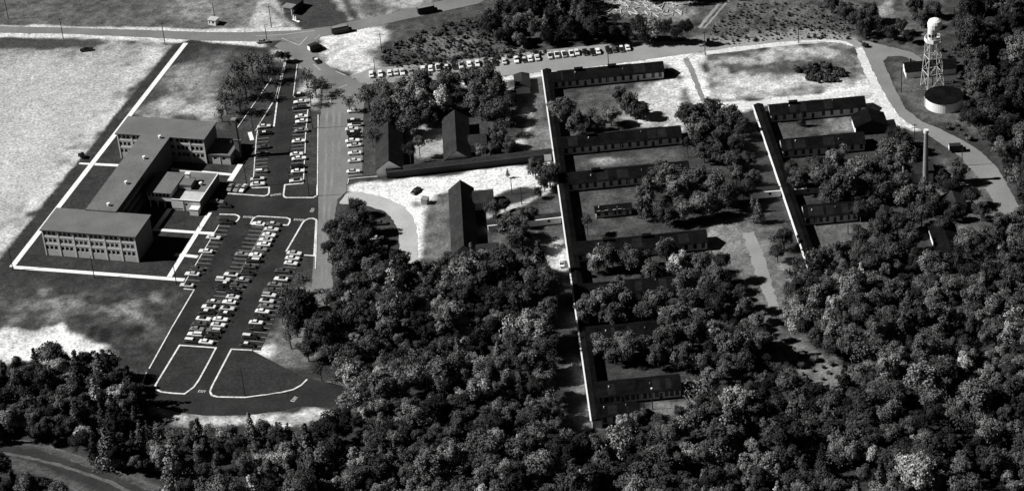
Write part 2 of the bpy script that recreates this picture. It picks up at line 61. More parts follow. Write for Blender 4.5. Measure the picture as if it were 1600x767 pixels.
ROWS = [('a','the kerb row below the school',-17.2,[(-105.7,32.9,'K'),(-109.9,22.8,'W'),(-112.3,13.5,'W'),(-114.8,1.7,'D'),(-116.4,-1.3,'WG'),(-117.9,-8.5,'WD')]),('b','left central row,lower car park',-17.2,[(-93.2,29.4,'W'),(-99.0,9.2,'G'),(-102.3,-4.0,'WD'),(-104.8,-7.0,'W'),(-104.2,-10.2,'BW'),(-104.8,-13.0,'K'),(-107.5,-21.4,'GW'),(-109.2,-24.2,'WD'),(-109.5,-27.5,'BW'),(-110.5,-31.6,'WD'),(-111.8,-34.7,'D'),(-112.5,-37.9,'G'),(-113.1,-41.1,'W'),(-114.0,-44.9,'BW')]),('c','right central row,lower car park',-17.2,[(-87.9,28.4,'GW'),(-88.3,24.9,'W'),(-89.1,21.0,'W'),(-90.3,17.8,'WG'),(-91.1,14.8,'W'),(-92.1,11.8,'G'),(-93.5,7.9,'W'),(-94.4,4.2,'BW'),(-95.7,0.4,'D'),(-96.1,-4.3,'K'),(-97.9,-8.5,'GW'),(-99.5,-11.9,'D'),(-100.9,-15.5,'K'),(-100.6,-19.2,'WG'),(-101.8,-22.5,'W'),(-102.5,-26.3,'WD'),(-103.1,-29.6,'BW'),(-104.6,-33.0,'W'),(-105.2,-36.3,'WG'),(-106.7,-39.7,'GW'),(-107.1,-43.1,'K'),(-108.7,-46.6,'W')]),('d','right row,lower car park',-17.2,[(-79.4,6.6,'WG'),(-79.9,3.5,'W'),(-80.3,0.0,'W'),(-83.6,-4.6,'D'),(-83.9,-10.0,'WD'),(-86.0,-13.2,'G'),(-87.1,-16.9,'D'),(-87.7,-20.1,'WG'),(-88.5,-23.6,'WD'),(-88.6,-27.1,'G'),(-89.6,-30.2,'W'),(-90.2,-33.8,'K'),(-91.7,-37.0,'W'),(-91.6,-40.5,'K'),(-93.6,-45.6,'BW'),(-94.3,-50.4,'BW')]),('e','left row,upper car park',1,[(-94.2,104.1,'W'),(-93.4,98.5,'BW'),(-93.9,87.4,'D'),(-93.6,81.7,'K'),(-93.9,68.6,'GW'),(-95.1,63.1,'WD'),(-94.9,58.8,'W')]),('f','right row,upper car park',1,[(-80.4,128.1,'BW'),(-80.2,121.8,'W'),(-80.0,117.4,'D'),(-79.3,109.3,'W'),(-79.2,105.3,'W'),(-79.0,98.0,'G'),(-79.9,89.7,'W'),(-80.4,79.4,'W'),(-79.5,76.0,'W'),(-79.6,69.9,'K'),(-79.8,66.2,'W'),(-80.3,59.2,'WD')]),('g','the row beside the access road',0,[(-58.5,110.3,'W'),(-58.2,102.4,'BW'),(-57.9,98.8,'WD'),(-58.7,95.7,'W'),(-58.4,92.5,'BW'),(-58.1,89.5,'K'),(-58.6,86.2,'W'),(-57.8,82.5,'WG'),(-57.9,76.5,'WG'),(-58.0,70.5,'W'),(-58.2,62.2,'WG')]),('h','the long upper-road row',93,[(-51.2,140.2,'W'),(-47.4,140.0,'W'),(-44.0,139.9,'W'),(-41.1,140.0,'WG'),(-38.6,139.7,'WG'),(-35.2,139.4,'G'),(-32.5,140.3,'G'),(-30.0,140.9,'W'),(-26.7,140.7,'W'),(-23.7,141.2,'WD'),(-20.3,141.1,'GW'),(-17.2,140.8,'K'),(-14.2,140.9,'WD'),(-11.1,141.4,'W'),(-7.4,141.4,'W'),(-4.0,141.2,'D'),(-0.8,141.1,'K'),(3.5,141.5,'W'),(8.4,141.8,'W'),(11.6,141.7,'BW'),(14.1,141.9,'W'),(17.1,142.0,'WG'),(22.4,142.8,'WD'),(25.1,143.0,'WD'),(28.2,143.2,'WD'),(31.0,143.2,'WD'),(33.5,143.8,'W'),(36.9,143.2,'K'),(39.9,142.6,'K'),(42.4,143.0,'W'),(46.4,143.3,'K'),(48.8,143.4,'D'),(51.7,143.5,'BW'),(54.4,143.9,'W')]),('i','the shaded row by the gravel drive',0,[(-47.9,22.7,'D'),(-49.3,12.3,'W'),(-48.1,5.4,'G'),(-48.2,2.0,'G')]),('j','the service yard row',73,[(-105.5,58.3,'G'),(-102.9,57.6,'G'),(-100.3,56.9,'WG')])]
LOOSE_CARS = [((-172.7,184.8),5,'K','black sedan standing at the edge of the bright field below the highway'),((-97.2,177.9),2,'G','grey sedan on the highway shoulder beside a leaning pole'),((-74.3,156.8),110,'BW','small pale-roofed car driving down the access road at the junction'),((17.2,-15.9),88,'WG','pale car parked against the long white corridor wall'),((-106.7,45.1),-17,'K','black sedan in shadow behind the cafeteria'),((-110.0,48.5),-17,'G','grey sedan in deep shade against the cafeteria wall'),((101.2,44.7),80,'WG','pale car under trees beside the second corridor')]
TRUCKS = [((-63.8,181.2),13,'bus','dark bus with pale roof on the highway just past the junction'),((-27.2,192.8),13,'bus','dark bus farther up the highway near the top edge'),((-74.8,167.3),35,'truck','dark flat-nosed truck stopped at the junction mouth'),((170.0,38.9),-3,'truck','dark panel truck at the edge of the curving road near the brick chimney')]
POLES = [((-210.5,221.6),13,1,'tall utility pole at the top left corner beyond the highway'),((-184.0,198.1),10,1,'utility pole on the near side of the highway,at far left'),((-139.2,184.3),10.5,1,'utility pole at the top of the long white sidewalk'),((-119.0,203.7),8,0,'slim pole right behind the white guard booth'),((-183.5,13.1),9,0,'light pole at the lower left corner of the school sidewalk'),((-152.5,2.7),9.5,0,'light pole in front of the near school wing'),((-121.9,-6.4),9.5,0,'light pole where the front sidewalk meets the car park'),((-94.1,191.4),10.5,1,'utility pole on the far side of the highway by the gas station'),((-95.5,177.8),8.5,0,'leaning pole beside a grey sedan at the junction'),((-47.0,159.9),9,1,'utility pole in scrub left of the long car row'),((-49.7,141.2),7,0,'pole rising behind the first car of the long row'),((1.0,141.8),7,0,'pole standing in the gap of the long car row'),((45.4,129.1),10.5,1,'utility pole behind the farthest ward roof'),((85.1,132.3),11,1,'utility pole where the dirt lane leaves the upper road'),((123.8,135.7),9,1,'utility pole at the top of the dry loop field'),((-74.7,100.0),10,0,'light pole on the upper car park verge'),((-74.9,47.5),10,0,'light pole on the grass island at the car park mouth'),((-98.0,99.0),9,0,'light pole beside the triangular island'),((-99.1,58.8),11,0,'light pole at the edge of the service yard'),((169.6,28.2),8,0,'pole in front of the dark panel truck'),((156.0,51.0),6.5,2,'double cross-arm utility pole left of the tall brick chimney'),((157.4,87.7),11,0,'slim pole in front of the hut by the lattice tower'),((120.6,-12.3),8,0,'pole in the grassy court of the right-hand wards'),((5.0,28.3),7.5,1,'utility pole with cross-arm by the pale footpath'),((1.7,36.4),7,0,'thin pole at the edge of the white gravel yard'),((-94.0,-80.2),11.5,0,'light pole on the big lawn bed at the car park exit'),((41.2,-108.2),8,3,'lamp post with a white lamp in front of the nearest ward')]
SINGLE_TREES = [('the garden beside the access road',-52.0,111.1,5.0,6.49,0.09,'s'),('the garden beside the access road',-46.1,117.0,4.71,6.18,0.09,'s'),('the garden beside the access road',-41.6,102.1,5.89,6.59,0.08,'b'),('the garden beside the access road',-35.3,111.6,6.24,6.87,0.14,'b'),('the garden beside the access road',-37.6,99.8,5.26,6.02,0.11,'b'),('the garden beside the access road',-31.7,104.0,5.27,6.02,0.2,'b'),('the garden beside the access road',-30.1,121.9,4.73,5.46,0.08,'b'),('the garden beside the access road',-22.3,102.8,4.96,5.74,0.34,'b'),('the garden beside the access road',-19.8,119.0,5.34,6.02,0.07,'b'),('the garden beside the access road',-24.4,113.3,4.07,4.89,0.08,'b'),('the garden beside the access road',-48.2,91.0,4.6,6.18,0.08,'s'),('the garden beside the access road',-42.8,89.3,4.6,5.46,0.05,'b'),('the garden beside the access road',-35.7,86.5,4.89,5.74,0.09,'b'),('the garden beside the access road',-32.7,95.7,4.01,4.89,0.07,'b'),('the garden beside the access road',-50.6,80.8,3.65,5.25,0.07,'s'),('the garden beside the access road',-28.7,93.4,3.69,4.6,0.05,'b'),('the garden beside the access road',-45.8,101.8,4.34,5.17,0.07,'b'),('the garden beside the access road',-14.7,108.2,2.8,3.75,0.03,'b'),('the garden left of the long corridor',-5.3,113.1,6.56,7.16,0.08,'b'),('the garden left of the long corridor',-0.7,107.4,5.6,6.31,0.06,'b'),('the garden left of the long corridor',-7.7,97.0,5.55,6.31,0.09,'b'),('the garden left of the long corridor',-1.6,90.7,5.52,6.31,0.07,'b'),('the garden left of the long corridor',3.7,100.1,3.71,4.6,0.04,'b'),('the garden left of the long corridor',1.6,79.7,3.64,5.25,0.09,'s'),('the garden left of the long corridor',-1.3,70.7,3.92,4.89,0.06,'b'),('the garden left of the long corridor',-4.1,65.2,2.7,3.75,0.08,'b'),('the garden left of the long corridor',2.8,64.5,3.0,4.04,0.05,'b'),('the garden left of the long corridor',-10.8,121.6,4.1,4.89,0.06,'b'),('the court between the dark halls',-32.4,69.4,2.71,7.06,0.09,'t'),('the court between the dark halls',-35.9,64.5,2.7,7.06,0.03,'t'),('the court between the dark halls',-8.8,64.6,2.4,3.47,0.12,'b'),('the white gravel yard',11.2,45.5,3.54,4.6,0.1,'b'),('the white gravel yard',16.2,38.8,4.69,5.74,0.05,'b'),('the white gravel yard',14.0,35.9,2.63,3.75,0.06,'b'),('the white gravel yard',0.7,48.3,1.21,2.34,0.2,'c'),('the lawn by the covered link',0.2,2.8,5.67,6.87,0.12,'b'),('the lawn by the covered link',3.7,-5.2,4.78,6.02,0.05,'b'),('the lawn by the covered link',-5.9,19.8,3.17,4.32,0.08,'b'),('the lawn by the covered link',-1.5,24.1,2.31,3.47,0.05,'b'),('the lawn by the covered link',8.1,15.6,2.58,3.75,0.06,'b'),('the lawn by the covered link',3.7,11.8,3.15,4.32,0.1,'b'),('the lawn by the covered link',-4.8,-11.6,3.36,4.6,0.06,'b'),('the lawn by the covered link',11.3,31.3,1.75,2.9,0.05,'b'),('the wooded bank along the access road',-65.0,14.3,3.73,4.89,0.05,'b'),('the wooded bank along the access road',-60.8,19.9,3.46,4.6,0.07,'b'),('the wooded bank along the access road',-56.4,29.7,3.49,4.6,0.03,'b'),('the wooded bank along the access road',-55.5,16.3,4.31,5.46,0.06,'b'),('the wooded bank along the access road',-59.6,4.4,4.83,6.02,0.06,'b'),('the wooded bank along the access road',-54.0,0.8,4.82,6.02,0.04,'b'),('the wooded bank along the access road',-62.4,-4.8,4.23,5.46,0.07,'b'),('the wooded bank along the access road',-57.1,-11.3,5.04,6.31,0.05,'b'),('the wooded bank along the access road',-50.8,-15.3,4.19,5.46,0.08,'b'),('the wooded bank along the access road',-60.9,-16.2,4.19,5.46,0.08,'b'),('the wooded bank along the access road',-52.1,16.2,3.45,4.6,0.03,'b'),('the wooded bank along the access road',-52.0,9.4,3.43,4.6,0.03,'b'),('the wooded bank along the access road',-66.8,3.0,2.56,3.75,0.04,'b'),('the strip right of the car park',-75.0,-20.0,3.62,5.56,0.1,'s'),('the strip right of the car park',-75.9,-41.4,6.82,8.29,0.03,'b'),('the strip right of the car park',-77.0,-47.5,4.34,5.74,0.025,'b'),('the strip right of the car park',-80.2,-28.0,3.87,5.87,0.09,'s'),('the strip right of the car park',-73.0,-31.4,3.31,4.6,0.05,'b'),('the strip right of the car park',-79.0,-54.5,3.51,5.56,0.1,'s'),('the strip right of the car park',-71.2,-51.1,3.79,5.17,0.05,'b'),('the strip right of the car park',-72.7,-63.1,3.75,5.17,0.06,'b'),('the strip right of the car park',-68.1,-75.4,3.17,5.25,0.04,'s'),('the strip right of the car park',-82.3,-38.9,2.74,4.62,0.08,'s'),('the strip right of the car park',-67.3,-58.5,4.03,5.46,0.05,'b'),('the strip right of the car park',-72.3,-40.9,3.55,4.89,0.04,'b'),('the lawn above the upper car park',-105.5,143.3,4.83,6.18,0.07,'s'),('the lawn above the upper car park',-100.5,150.8,4.86,6.18,0.08,'s'),('the lawn above the upper car park',-96.0,141.0,4.5,5.87,0.06,'s'),('the lawn above the upper car park',-108.0,130.0,4.78,6.18,0.07,'s'),('the lawn above the upper car park',-102.3,130.6,4.78,6.18,0.05,'s'),('the lawn above the upper car park',-97.0,126.4,4.13,5.56,0.05,'s'),('the lawn above the upper car park',-109.6,118.4,4.42,5.87,0.07,'s'),('the lawn above the upper car park',-103.8,116.3,4.41,5.87,0.05,'s'),('the lawn above the upper car park',-93.3,151.2,3.89,5.25,0.05,'s'),('the lawn above the upper car park',-90.9,142.4,3.22,4.62,0.05,'s'),('the lawn above the upper car park',-89.2,158.9,2.29,3.19,0.03,'b'),('the lawn above the upper car park',-86.1,158.3,1.96,2.9,0.03,'b'),('the lawn above the upper car park',-111.2,111.9,3.14,4.62,0.06,'s'),('the upper car park verge',-77.5,134.3,3.83,5.25,0.1,'s'),('the upper car park verge',-73.7,125.4,3.8,5.25,0.07,'s'),('the upper car park verge',-75.7,118.8,3.15,4.62,0.1,'s'),('the upper car park verge',-71.7,128.9,3.18,4.62,0.06,'s'),('the upper car park verge',-59.9,110.6,3.13,4.62,0.07,'s'),('the court behind the farthest ward',24.6,87.0,4.89,5.74,0.08,'b'),('the court behind the farthest ward',29.9,77.3,4.55,5.46,0.07,'b'),('the court behind the farthest ward',35.7,85.5,2.75,4.31,0.09,'s'),('the court behind the farthest ward',47.4,96.9,3.4,4.32,0.07,'b'),('the court behind the farthest ward',50.9,87.4,4.29,5.17,0.08,'b'),('the court behind the farthest ward',42.6,81.1,3.96,4.89,0.14,'b'),('the court behind the farthest ward',55.1,84.0,3.36,4.32,0.04,'b'),('the court behind the farthest ward',20.3,94.0,2.46,3.47,0.2,'b'),('the court behind the farthest ward',37.5,77.4,3.04,4.04,0.1,'b'),('the court behind the farthest ward',32.2,71.8,3.02,4.04,0.05,'b'),('the clump between the two ward groups',72.8,72.7,5.75,6.59,0.07,'b'),('the clump between the two ward groups',80.4,74.4,5.76,6.59,0.06,'b'),('the clump between the two ward groups',87.8,70.0,5.14,6.02,0.07,'b'),('the clump between the two ward groups',75.2,58.6,5.98,6.87,0.08,'b'),('the clump between the two ward groups',82.7,55.8,5.07,6.02,0.05,'b'),('the clump between the two ward groups',88.3,49.9,3.86,4.89,0.05,'b'),('the clump between the two ward groups',69.6,51.8,2.43,6.83,0.03,'t'),('the clump between the two ward groups',91.9,62.7,3.61,4.6,0.05,'b'),('the clump between the two ward groups',80.0,45.0,4.14,5.17,0.05,'b'),('the clump between the two ward groups',85.4,39.7,3.83,4.89,0.06,'b'),('the clump between the two ward groups',91.4,39.2,2.95,4.04,0.05,'b'),('the clump between the two ward groups',75.3,46.8,3.55,4.6,0.07,'b'),('the thicket left of the second corridor',53.7,22.0,5.2,6.31,0.09,'b'),('the thicket left of the second corridor',49.9,11.6,4.58,5.74,0.08,'b'),('the thicket left of the second corridor',60.5,31.2,4.66,5.74,0.09,'b'),('the thicket left of the second corridor',62.6,15.8,5.75,6.87,0.12,'b'),('the thicket left of the second corridor',69.9,22.4,6.07,7.16,0.08,'b'),('the thicket left of the second corridor',76.5,18.1,5.76,6.87,0.09,'b'),('the thicket left of the second corridor',70.5,6.7,5.42,6.59,0.11,'b'),('the thicket left of the second corridor',80.1,12.4,4.88,6.02,0.05,'b'),('the thicket left of the second corridor',85.1,27.4,3.79,4.89,0.08,'b'),('the thicket left of the second corridor',63.3,4.8,4.55,5.74,0.1,'b'),('the thicket left of the second corridor',56.7,4.6,3.98,5.17,0.05,'b'),('the thicket left of the second corridor',86.6,16.0,3.75,4.89,0.05,'b'),('the thicket left of the second corridor',89.8,0.5,3.03,5.13,0.15,'c'),('the thicket left of the second corridor',88.9,8.3,2.11,3.74,0.1,'c'),('the thicket left of the second corridor',96.7,-18.8,3.63,4.89,0.04,'b'),('the thicket left of the second corridor',93.3,-26.8,3.05,4.32,0.05,'b'),('the thicket left of the second corridor',91.6,25.9,2.91,4.04,0.08,'b'),('the thicket left of the second corridor',57.6,39.3,2.94,4.04,0.07,'b'),('the lower ward courts',27.8,1.8,2.09,6.59,0.07,'t'),('the lower ward courts',33.1,-22.6,4.43,5.74,0.08,'b'),('the lower ward courts',41.0,-25.6,4.42,5.74,0.08,'b'),('the lower ward courts',55.5,-19.4,3.9,5.17,0.14,'b'),('the lower ward courts',57.7,-31.7,4.4,5.74,0.3,'b'),('the lower ward courts',65.4,-31.3,4.41,5.74,0.09,'b'),('the lower ward courts',48.4,-34.4,4.39,5.74,0.1,'b'),('the lower ward courts',58.6,-45.2,4.89,6.31,0.09,'b'),('the lower ward courts',30.1,-52.9,5.38,6.87,0.09,'b'),('the lower ward courts',24.0,-54.7,4.57,6.02,0.1,'b'),('the lower ward courts',37.0,-52.3,4.85,6.31,0.07,'b'),('the lower ward courts',32.9,-59.6,4.28,5.74,0.07,'b'),('the lower ward courts',46.3,-57.9,5.36,6.87,0.08,'b'),('the lower ward courts',52.0,-66.7,5.32,6.87,0.13,'b'),('the lower ward courts',35.9,-80.8,4.46,6.02,0.08,'b'),('the lower ward courts',41.6,-79.3,3.94,5.46,0.06,'b'),('the lower ward courts',31.1,-81.0,3.15,4.6,0.1,'b'),('the lower ward courts',59.7,-56.0,4.84,6.31,0.08,'b'),('the lower ward courts',58.0,-75.4,4.75,6.31,0.07,'b'),('the lower ward courts',48.7,-77.8,4.74,6.31,0.06,'b'),('the lower ward courts',65.1,-46.2,4.35,5.74,0.08,'b'),('the lower ward courts',45.4,-84.5,3.92,5.46,0.06,'b'),('the lower ward courts',54.5,-88.2,4.43,6.02,0.07,'b'),('the lower ward courts',61.7,-67.4,4.26,5.74,0.09,'b'),('the lower ward courts',35.8,-35.9,2.47,3.75,0.09,'b'),('the lower ward courts',70.0,-38.2,3.56,4.89,0.1,'b'),('the courts of the right-hand wards',115.2,67.7,1.99,3.39,0.05,'c'),('the courts of the right-hand wards',107.8,19.2,4.63,5.74,0.07,'b'),('the courts of the right-hand wards',115.7,17.8,5.79,6.87,0.08,'b'),('the courts of the right-hand wards',122.8,27.0,5.26,6.31,0.12,'b'),('the courts of the right-hand wards',129.4,21.1,5.81,6.87,0.13,'b'),('the courts of the right-hand wards',122.7,8.3,6.32,7.44,0.08,'b'),('the courts of the right-hand wards',132.1,8.6,5.18,6.31,0.05,'b'),('the courts of the right-hand wards',117.4,7.5,4.59,5.74,0.07,'b'),('the courts of the right-hand wards',143.6,34.3,5.01,6.02,0.1,'b'),('the courts of the right-hand wards',148.2,27.8,4.99,6.02,0.09,'b'),('the courts of the right-hand wards',138.3,22.9,4.38,5.46,0.07,'b'),('the courts of the right-hand wards',126.4,-4.9,3.98,5.17,0.05,'b'),('the courts of the right-hand wards',131.7,-2.6,3.71,4.89,0.06,'b'),('the courts of the right-hand wards',135.3,-8.5,3.12,4.32,0.06,'b'),('the courts of the right-hand wards',144.5,-0.8,5.15,6.31,0.09,'b'),('the courts of the right-hand wards',152.3,3.4,4.02,5.17,0.08,'b'),('the courts of the right-hand wards',144.4,11.6,4.34,5.46,0.07,'b'),('the courts of the right-hand wards',137.5,-17.0,4.22,5.46,0.04,'b'),('the courts of the right-hand wards',130.4,-18.4,4.21,5.46,0.05,'b'),('the courts of the right-hand wards',147.1,-12.0,4.25,5.46,0.06,'b'),('the courts of the right-hand wards',115.6,31.6,3.52,4.6,0.06,'b'),('the courts of the right-hand wards',105.9,31.0,2.93,4.04,0.05,'b'),('the courts of the right-hand wards',143.3,21.6,4.08,5.17,0.08,'b'),('the courts of the right-hand wards',137.3,5.9,4.02,5.17,0.06,'b'),('the courts of the right-hand wards',166.3,15.3,3.79,4.89,0.04,'b'),('the courts of the right-hand wards',167.2,-1.4,3.73,4.89,0.04,'b'),('the courts of the right-hand wards',168.9,-11.1,3.42,4.6,0.05,'b'),('the courts of the right-hand wards',143.5,-13.1,3.96,5.17,0.06,'b'),('the courts of the right-hand wards',123.4,-23.7,3.91,5.17,0.04,'b'),('the courts of the right-hand wards',114.0,-32.9,4.42,5.74,0.08,'b'),('the courts of the right-hand wards',106.9,-35.1,3.86,5.17,0.1,'b'),('the courts of the right-hand wards',122.4,-36.4,4.41,5.74,0.09,'b'),('the courts of the right-hand wards',131.2,-31.0,4.16,5.46,0.05,'b'),('the courts of the right-hand wards',140.7,-28.3,4.18,5.46,0.05,'b'),('the courts of the right-hand wards',159.1,-9.4,2.85,4.04,0.05,'b'),('the courts of the right-hand wards',159.6,12.3,2.9,4.04,0.03,'b'),('the courts of the right-hand wards',160.9,7.0,3.18,4.32,0.03,'b'),('the courts of the right-hand wards',152.6,-4.8,4.0,5.17,0.05,'b'),('the courts of the right-hand wards',153.5,-19.6,3.66,4.89,0.04,'b'),('the courts of the right-hand wards',147.5,45.9,3.58,4.6,0.03,'b'),('the courts of the right-hand wards',149.9,40.1,3.86,4.89,0.04,'b'),('the courts of the right-hand wards',118.9,-30.2,3.61,4.89,0.05,'b'),('the scrub above the tower road',151.3,137.0,4.19,4.89,0.04,'b'),('the scrub above the tower road',156.1,137.7,3.88,4.6,0.05,'b'),('the scrub above the tower road',160.7,131.1,3.21,4.04,0.03,'b'),('the scrub above the tower road',165.7,135.3,2.91,3.75,0.05,'b'),('the scrub above the tower road',167.4,127.6,2.89,3.75,0.04,'b'),('the scrub above the tower road',148.8,144.3,3.57,4.32,0.05,'b'),('the scrub above the tower road',155.3,148.3,3.91,4.6,0.05,'b'),('the scrub above the tower road',145.1,150.9,3.59,4.32,0.06,'b'),('the scrub above the tower road',174.8,139.3,3.57,4.32,0.06,'b'),('the scrub above the tower road',174.2,150.5,3.93,4.6,0.05,'b'),('the scrub above the tower road',181.5,147.3,3.27,4.04,0.06,'b'),('the scrub above the tower road',153.4,131.1,1.32,0.64,0.1,'u'),('the scrub above the tower road',149.7,127.6,1.58,0.77,0.03,'u'),('the scrub above the tower road',141.2,160.4,3.61,4.32,0.05,'b'),('the line fronting the fifth ward',26.8,-49.7,3.02,3.86,0.05,'b'),('the line fronting the fifth ward',33.1,-49.9,2.64,4.49,0.05,'b'),('the line fronting the fifth ward',39.1,-50.1,3.0,3.86,0.05,'b'),('the line fronting the fifth ward',46.3,-50.8,3.07,4.49,0.09,'b'),('the line fronting the fifth ward',50.1,-50.3,4.04,5.39,0.09,'b'),('the line fronting the fifth ward',57.3,-48.8,2.76,4.03,0.07,'b'),('the line fronting the fifth ward',61.3,-48.1,3.05,4.67,0.2,'b'),('the line fronting the sixth ward',27.5,-77.4,4.11,5.55,0.09,'b'),('the line fronting the sixth ward',35.0,-77.0,4.13,5.44,0.12,'b'),('the line fronting the sixth ward',40.2,-77.2,3.41,5.0,0.05,'b'),('the line fronting the sixth ward',47.4,-77.0,2.68,3.99,0.12,'b'),('the line fronting the sixth ward',50.9,-76.1,3.86,4.55,0.07,'b'),('the line fronting the fourth ward',29.8,-22.9,3.74,4.88,0.2,'b'),('the line fronting the fourth ward',35.2,-20.5,3.18,3.94,0.05,'b'),('the line fronting the fourth ward',40.3,-21.7,3.87,5.52,0.05,'b'),('the line fronting the fourth ward',46.0,-21.9,3.2,3.89,0.05,'b'),('the line fronting the fourth ward',54.4,-21.4,4.21,5.95,0.05,'b'),('the line fronting the fifth ward',59.5,-63.0,3.18,4.6,0.2,'b'),('the line fronting the fifth ward',53.7,-61.8,3.82,5.51,0.09,'b')]
FORESTS = [('the central foreground wood',[(-66.0,-69.7),(-68.6,-45.7),(-64.4,-25.9),(-55.4,-21.0),(-37.1,-21.9),(-23.4,-19.0),(-9.5,-14.5),(9.7,-20.2),(13.0,-30.0),(12.6,-58.5),(8.7,-81.2),(8.2,-110.6),(14.3,-132.5),(13.4,-165.5),(-72.8,-153.3),(-71.6,-116.5),(-59.2,-104.1),(-57.6,-86.1)],2.4,4.5,[(0.03,2.5),(0.055,3.6),(0.085,4),(0.13,2.8),(0.21,1.3),(0.36,0.3)],4.8,'b'),('the lower right wood',[(15.7,-132.7),(27.6,-124.8),(48.5,-121.9),(55.1,-117.6),(59.6,-96.5),(66.3,-55.0),(71.0,-33.1),(75.4,-44.3),(79.8,-71.1),(82.1,-94.4),(93.2,-113.3),(106.1,-110.9),(109.4,-96.7),(95.2,-85.1),(91.6,-67.0),(95.6,-43.4),(108.2,-41.3),(133.2,-39.1),(143.3,-44.9),(155.7,-38.6),(171.6,-27.1),(192.2,-26.2),(157.2,-188.9),(13.2,-168.6)],2.4,4.7,[(0.03,2.5),(0.055,3.6),(0.085,4),(0.13,2.8),(0.21,1.3),(0.36,0.3)],4.9,'b'),('the bottom left-of-centre wood',[(-121.2,-105.6),(-103.4,-105.4),(-80.2,-107.4),(-71.6,-116.5),(-72.7,-156.5),(-106.9,-151.7),(-118.7,-126.8)],2.3,4.0,[(0.03,2.5),(0.055,3.6),(0.085,4),(0.13,2.8),(0.21,1.3),(0.36,0.3)],4.5,'b'),('the dark lower left wood',[(-192.1,-56.1),(-170.1,-55.6),(-147.8,-57.8),(-139.8,-61.4),(-131.3,-77.2),(-128.4,-93.8),(-121.2,-105.6),(-118.8,-125.1),(-133.7,-119.5),(-160.8,-99.8),(-187.1,-93.0)],2.3,4.0,[(0.024,3),(0.04,4),(0.062,3.5),(0.1,1.5),(0.2,0.4)],4.4,'b'),('the wood below the farm track',[(-184.0,-115.7),(-166.8,-119.9),(-150.9,-133.0),(-139.4,-147.1),(-180.5,-141.3)],2.5,4.2,[(0.024,3),(0.04,4),(0.062,3.5),(0.1,1.5),(0.2,0.4)],5.0,'b'),('the right edge forest',[(195.3,169.5),(237.5,161.1),(196.1,-19.4),(185.5,-11.0),(185.3,4.9),(183.6,21.5),(179.3,39.0),(175.9,54.5),(182.1,71.1),(185.3,97.0),(187.5,124.1)],2.5,4.5,[(0.024,3),(0.04,4),(0.062,3.5),(0.1,1.5),(0.2,0.4)],4.8,'b'),('the wood behind the car row',[(0.5,177.5),(9.9,206.2),(39.9,200.3),(40.3,174.5),(45.2,160.6),(60.3,150.7),(79.7,145.8),(77.8,140.5),(56.0,146.9),(23.3,150.8),(7.4,152.7),(-8.1,164.9)],2.3,4.0,[(0.024,3),(0.04,4),(0.062,3.5),(0.1,1.5),(0.2,0.4)],4.6,'b'),('the far wood at the top',[(46.8,217.9),(101.3,206.9),(96.6,178.0),(44.6,189.4)],2.6,4.2,[(0.024,3),(0.04,4),(0.062,3.5),(0.1,1.5),(0.2,0.4)],5.0,'b'),('the scrub below the highway',[(-45.6,162.7),(-23.8,179.2),(0.8,186.4),(2.4,159.4),(22.9,145.2),(-6.1,143.8),(-29.8,142.6),(-42.5,145.0),(-47.2,152.7)],0.25,1.3,[(0.04,3),(0.06,3),(0.1,2)],1.7,'u'),('the scrub above the upper road',[(103.0,175.5),(152.8,165.8),(145.2,135.0),(112.0,140.8),(85.4,137.9),(89.9,154.3)],0.2,1.0,[(0.06,3),(0.08,3),(0.12,1)],1.8,'u'),('the loop field thicket',[(118.7,113.7),(130.6,115.9),(137.7,106.9),(134.5,99.9),(124.6,101.7)],1.2,2.4,[(0.04,3),(0.06,2)],2.6,'u'),('the right forest fringe',[(179.0,120.1),(185.5,118.9),(180.2,71.5),(174.7,56.2),(176.7,43.9),(171.2,52.8),(168.8,58.3),(176.4,67.1)],0.8,1.8,[(0.06,3),(0.1,2)],3.6,'u'),('the clearing at lower right',[(86.5,-77.9),(108.3,-96.6),(106.1,-110.9),(93.2,-113.3)],0.8,2.0,[(0.08,3),(0.12,2)],4.0,'u'),('the gravel verge',[(-120.9,-94.9),(-101.5,-101.4),(-80.2,-104.6),(-61.3,-103.1),(-61.2,-111.7),(-120.1,-106.5)],0.7,1.6,[(0.06,3),(0.2,2)],3.0,'u')]
TANK = (171.8,75.1)
TOWER = (170.0,89.3)
CHIMNEY = (154.1,18.2)
LOGS = [(40.7,195.4),(81.1,187.5),(84.0,171.2),(64.5,170.2),(43.5,177.9)]
VENTS = [(19.37,19.05),(20.0,35.08),(19.91,53.79),(20.13,69.77)]
MISC = {'booth': (-121.5,199.1),'station': (-86.1,206.6),'pumps': (-83.6,195.7),'rock': (-34.4,43.9),'crate': (-31.0,35.1),'bush': (-165.8,92.6),'hut5': (161.4,98.1),'tankbush': (164.5,72.1),'hut1': (135.5,57.1),'hut2': (149.4,-34.3),'hut3': (157.4,-4.3),'hut4': (148.1,18.8),'shed': (7.0,117.6),'person': (-115.8,31.6)}

# ---------------------------------------------------------------- helpers
rng = random.Random(11)
nrng = np.random.default_rng(5)

def tag(o, label=None, cat=None, group=None, kind=None):
    if label: o['label'] = label
    if cat: o['category'] = cat
    if group: o['group'] = group
    if kind: o['kind'] = kind
    return o

def link(o, parent=None):
    COL.objects.link(o)
    if parent is not None: o.parent = parent
    return o

def thing(name, label, cat, loc=(0, 0, 0), rz=0.0, group=None):
    o = bpy.data.objects.new(name, None)
    o.empty_display_size = 0.5
    o.location = loc; o.rotation_euler = (0, 0, rz)
    return tag(link(o), label, cat, group)

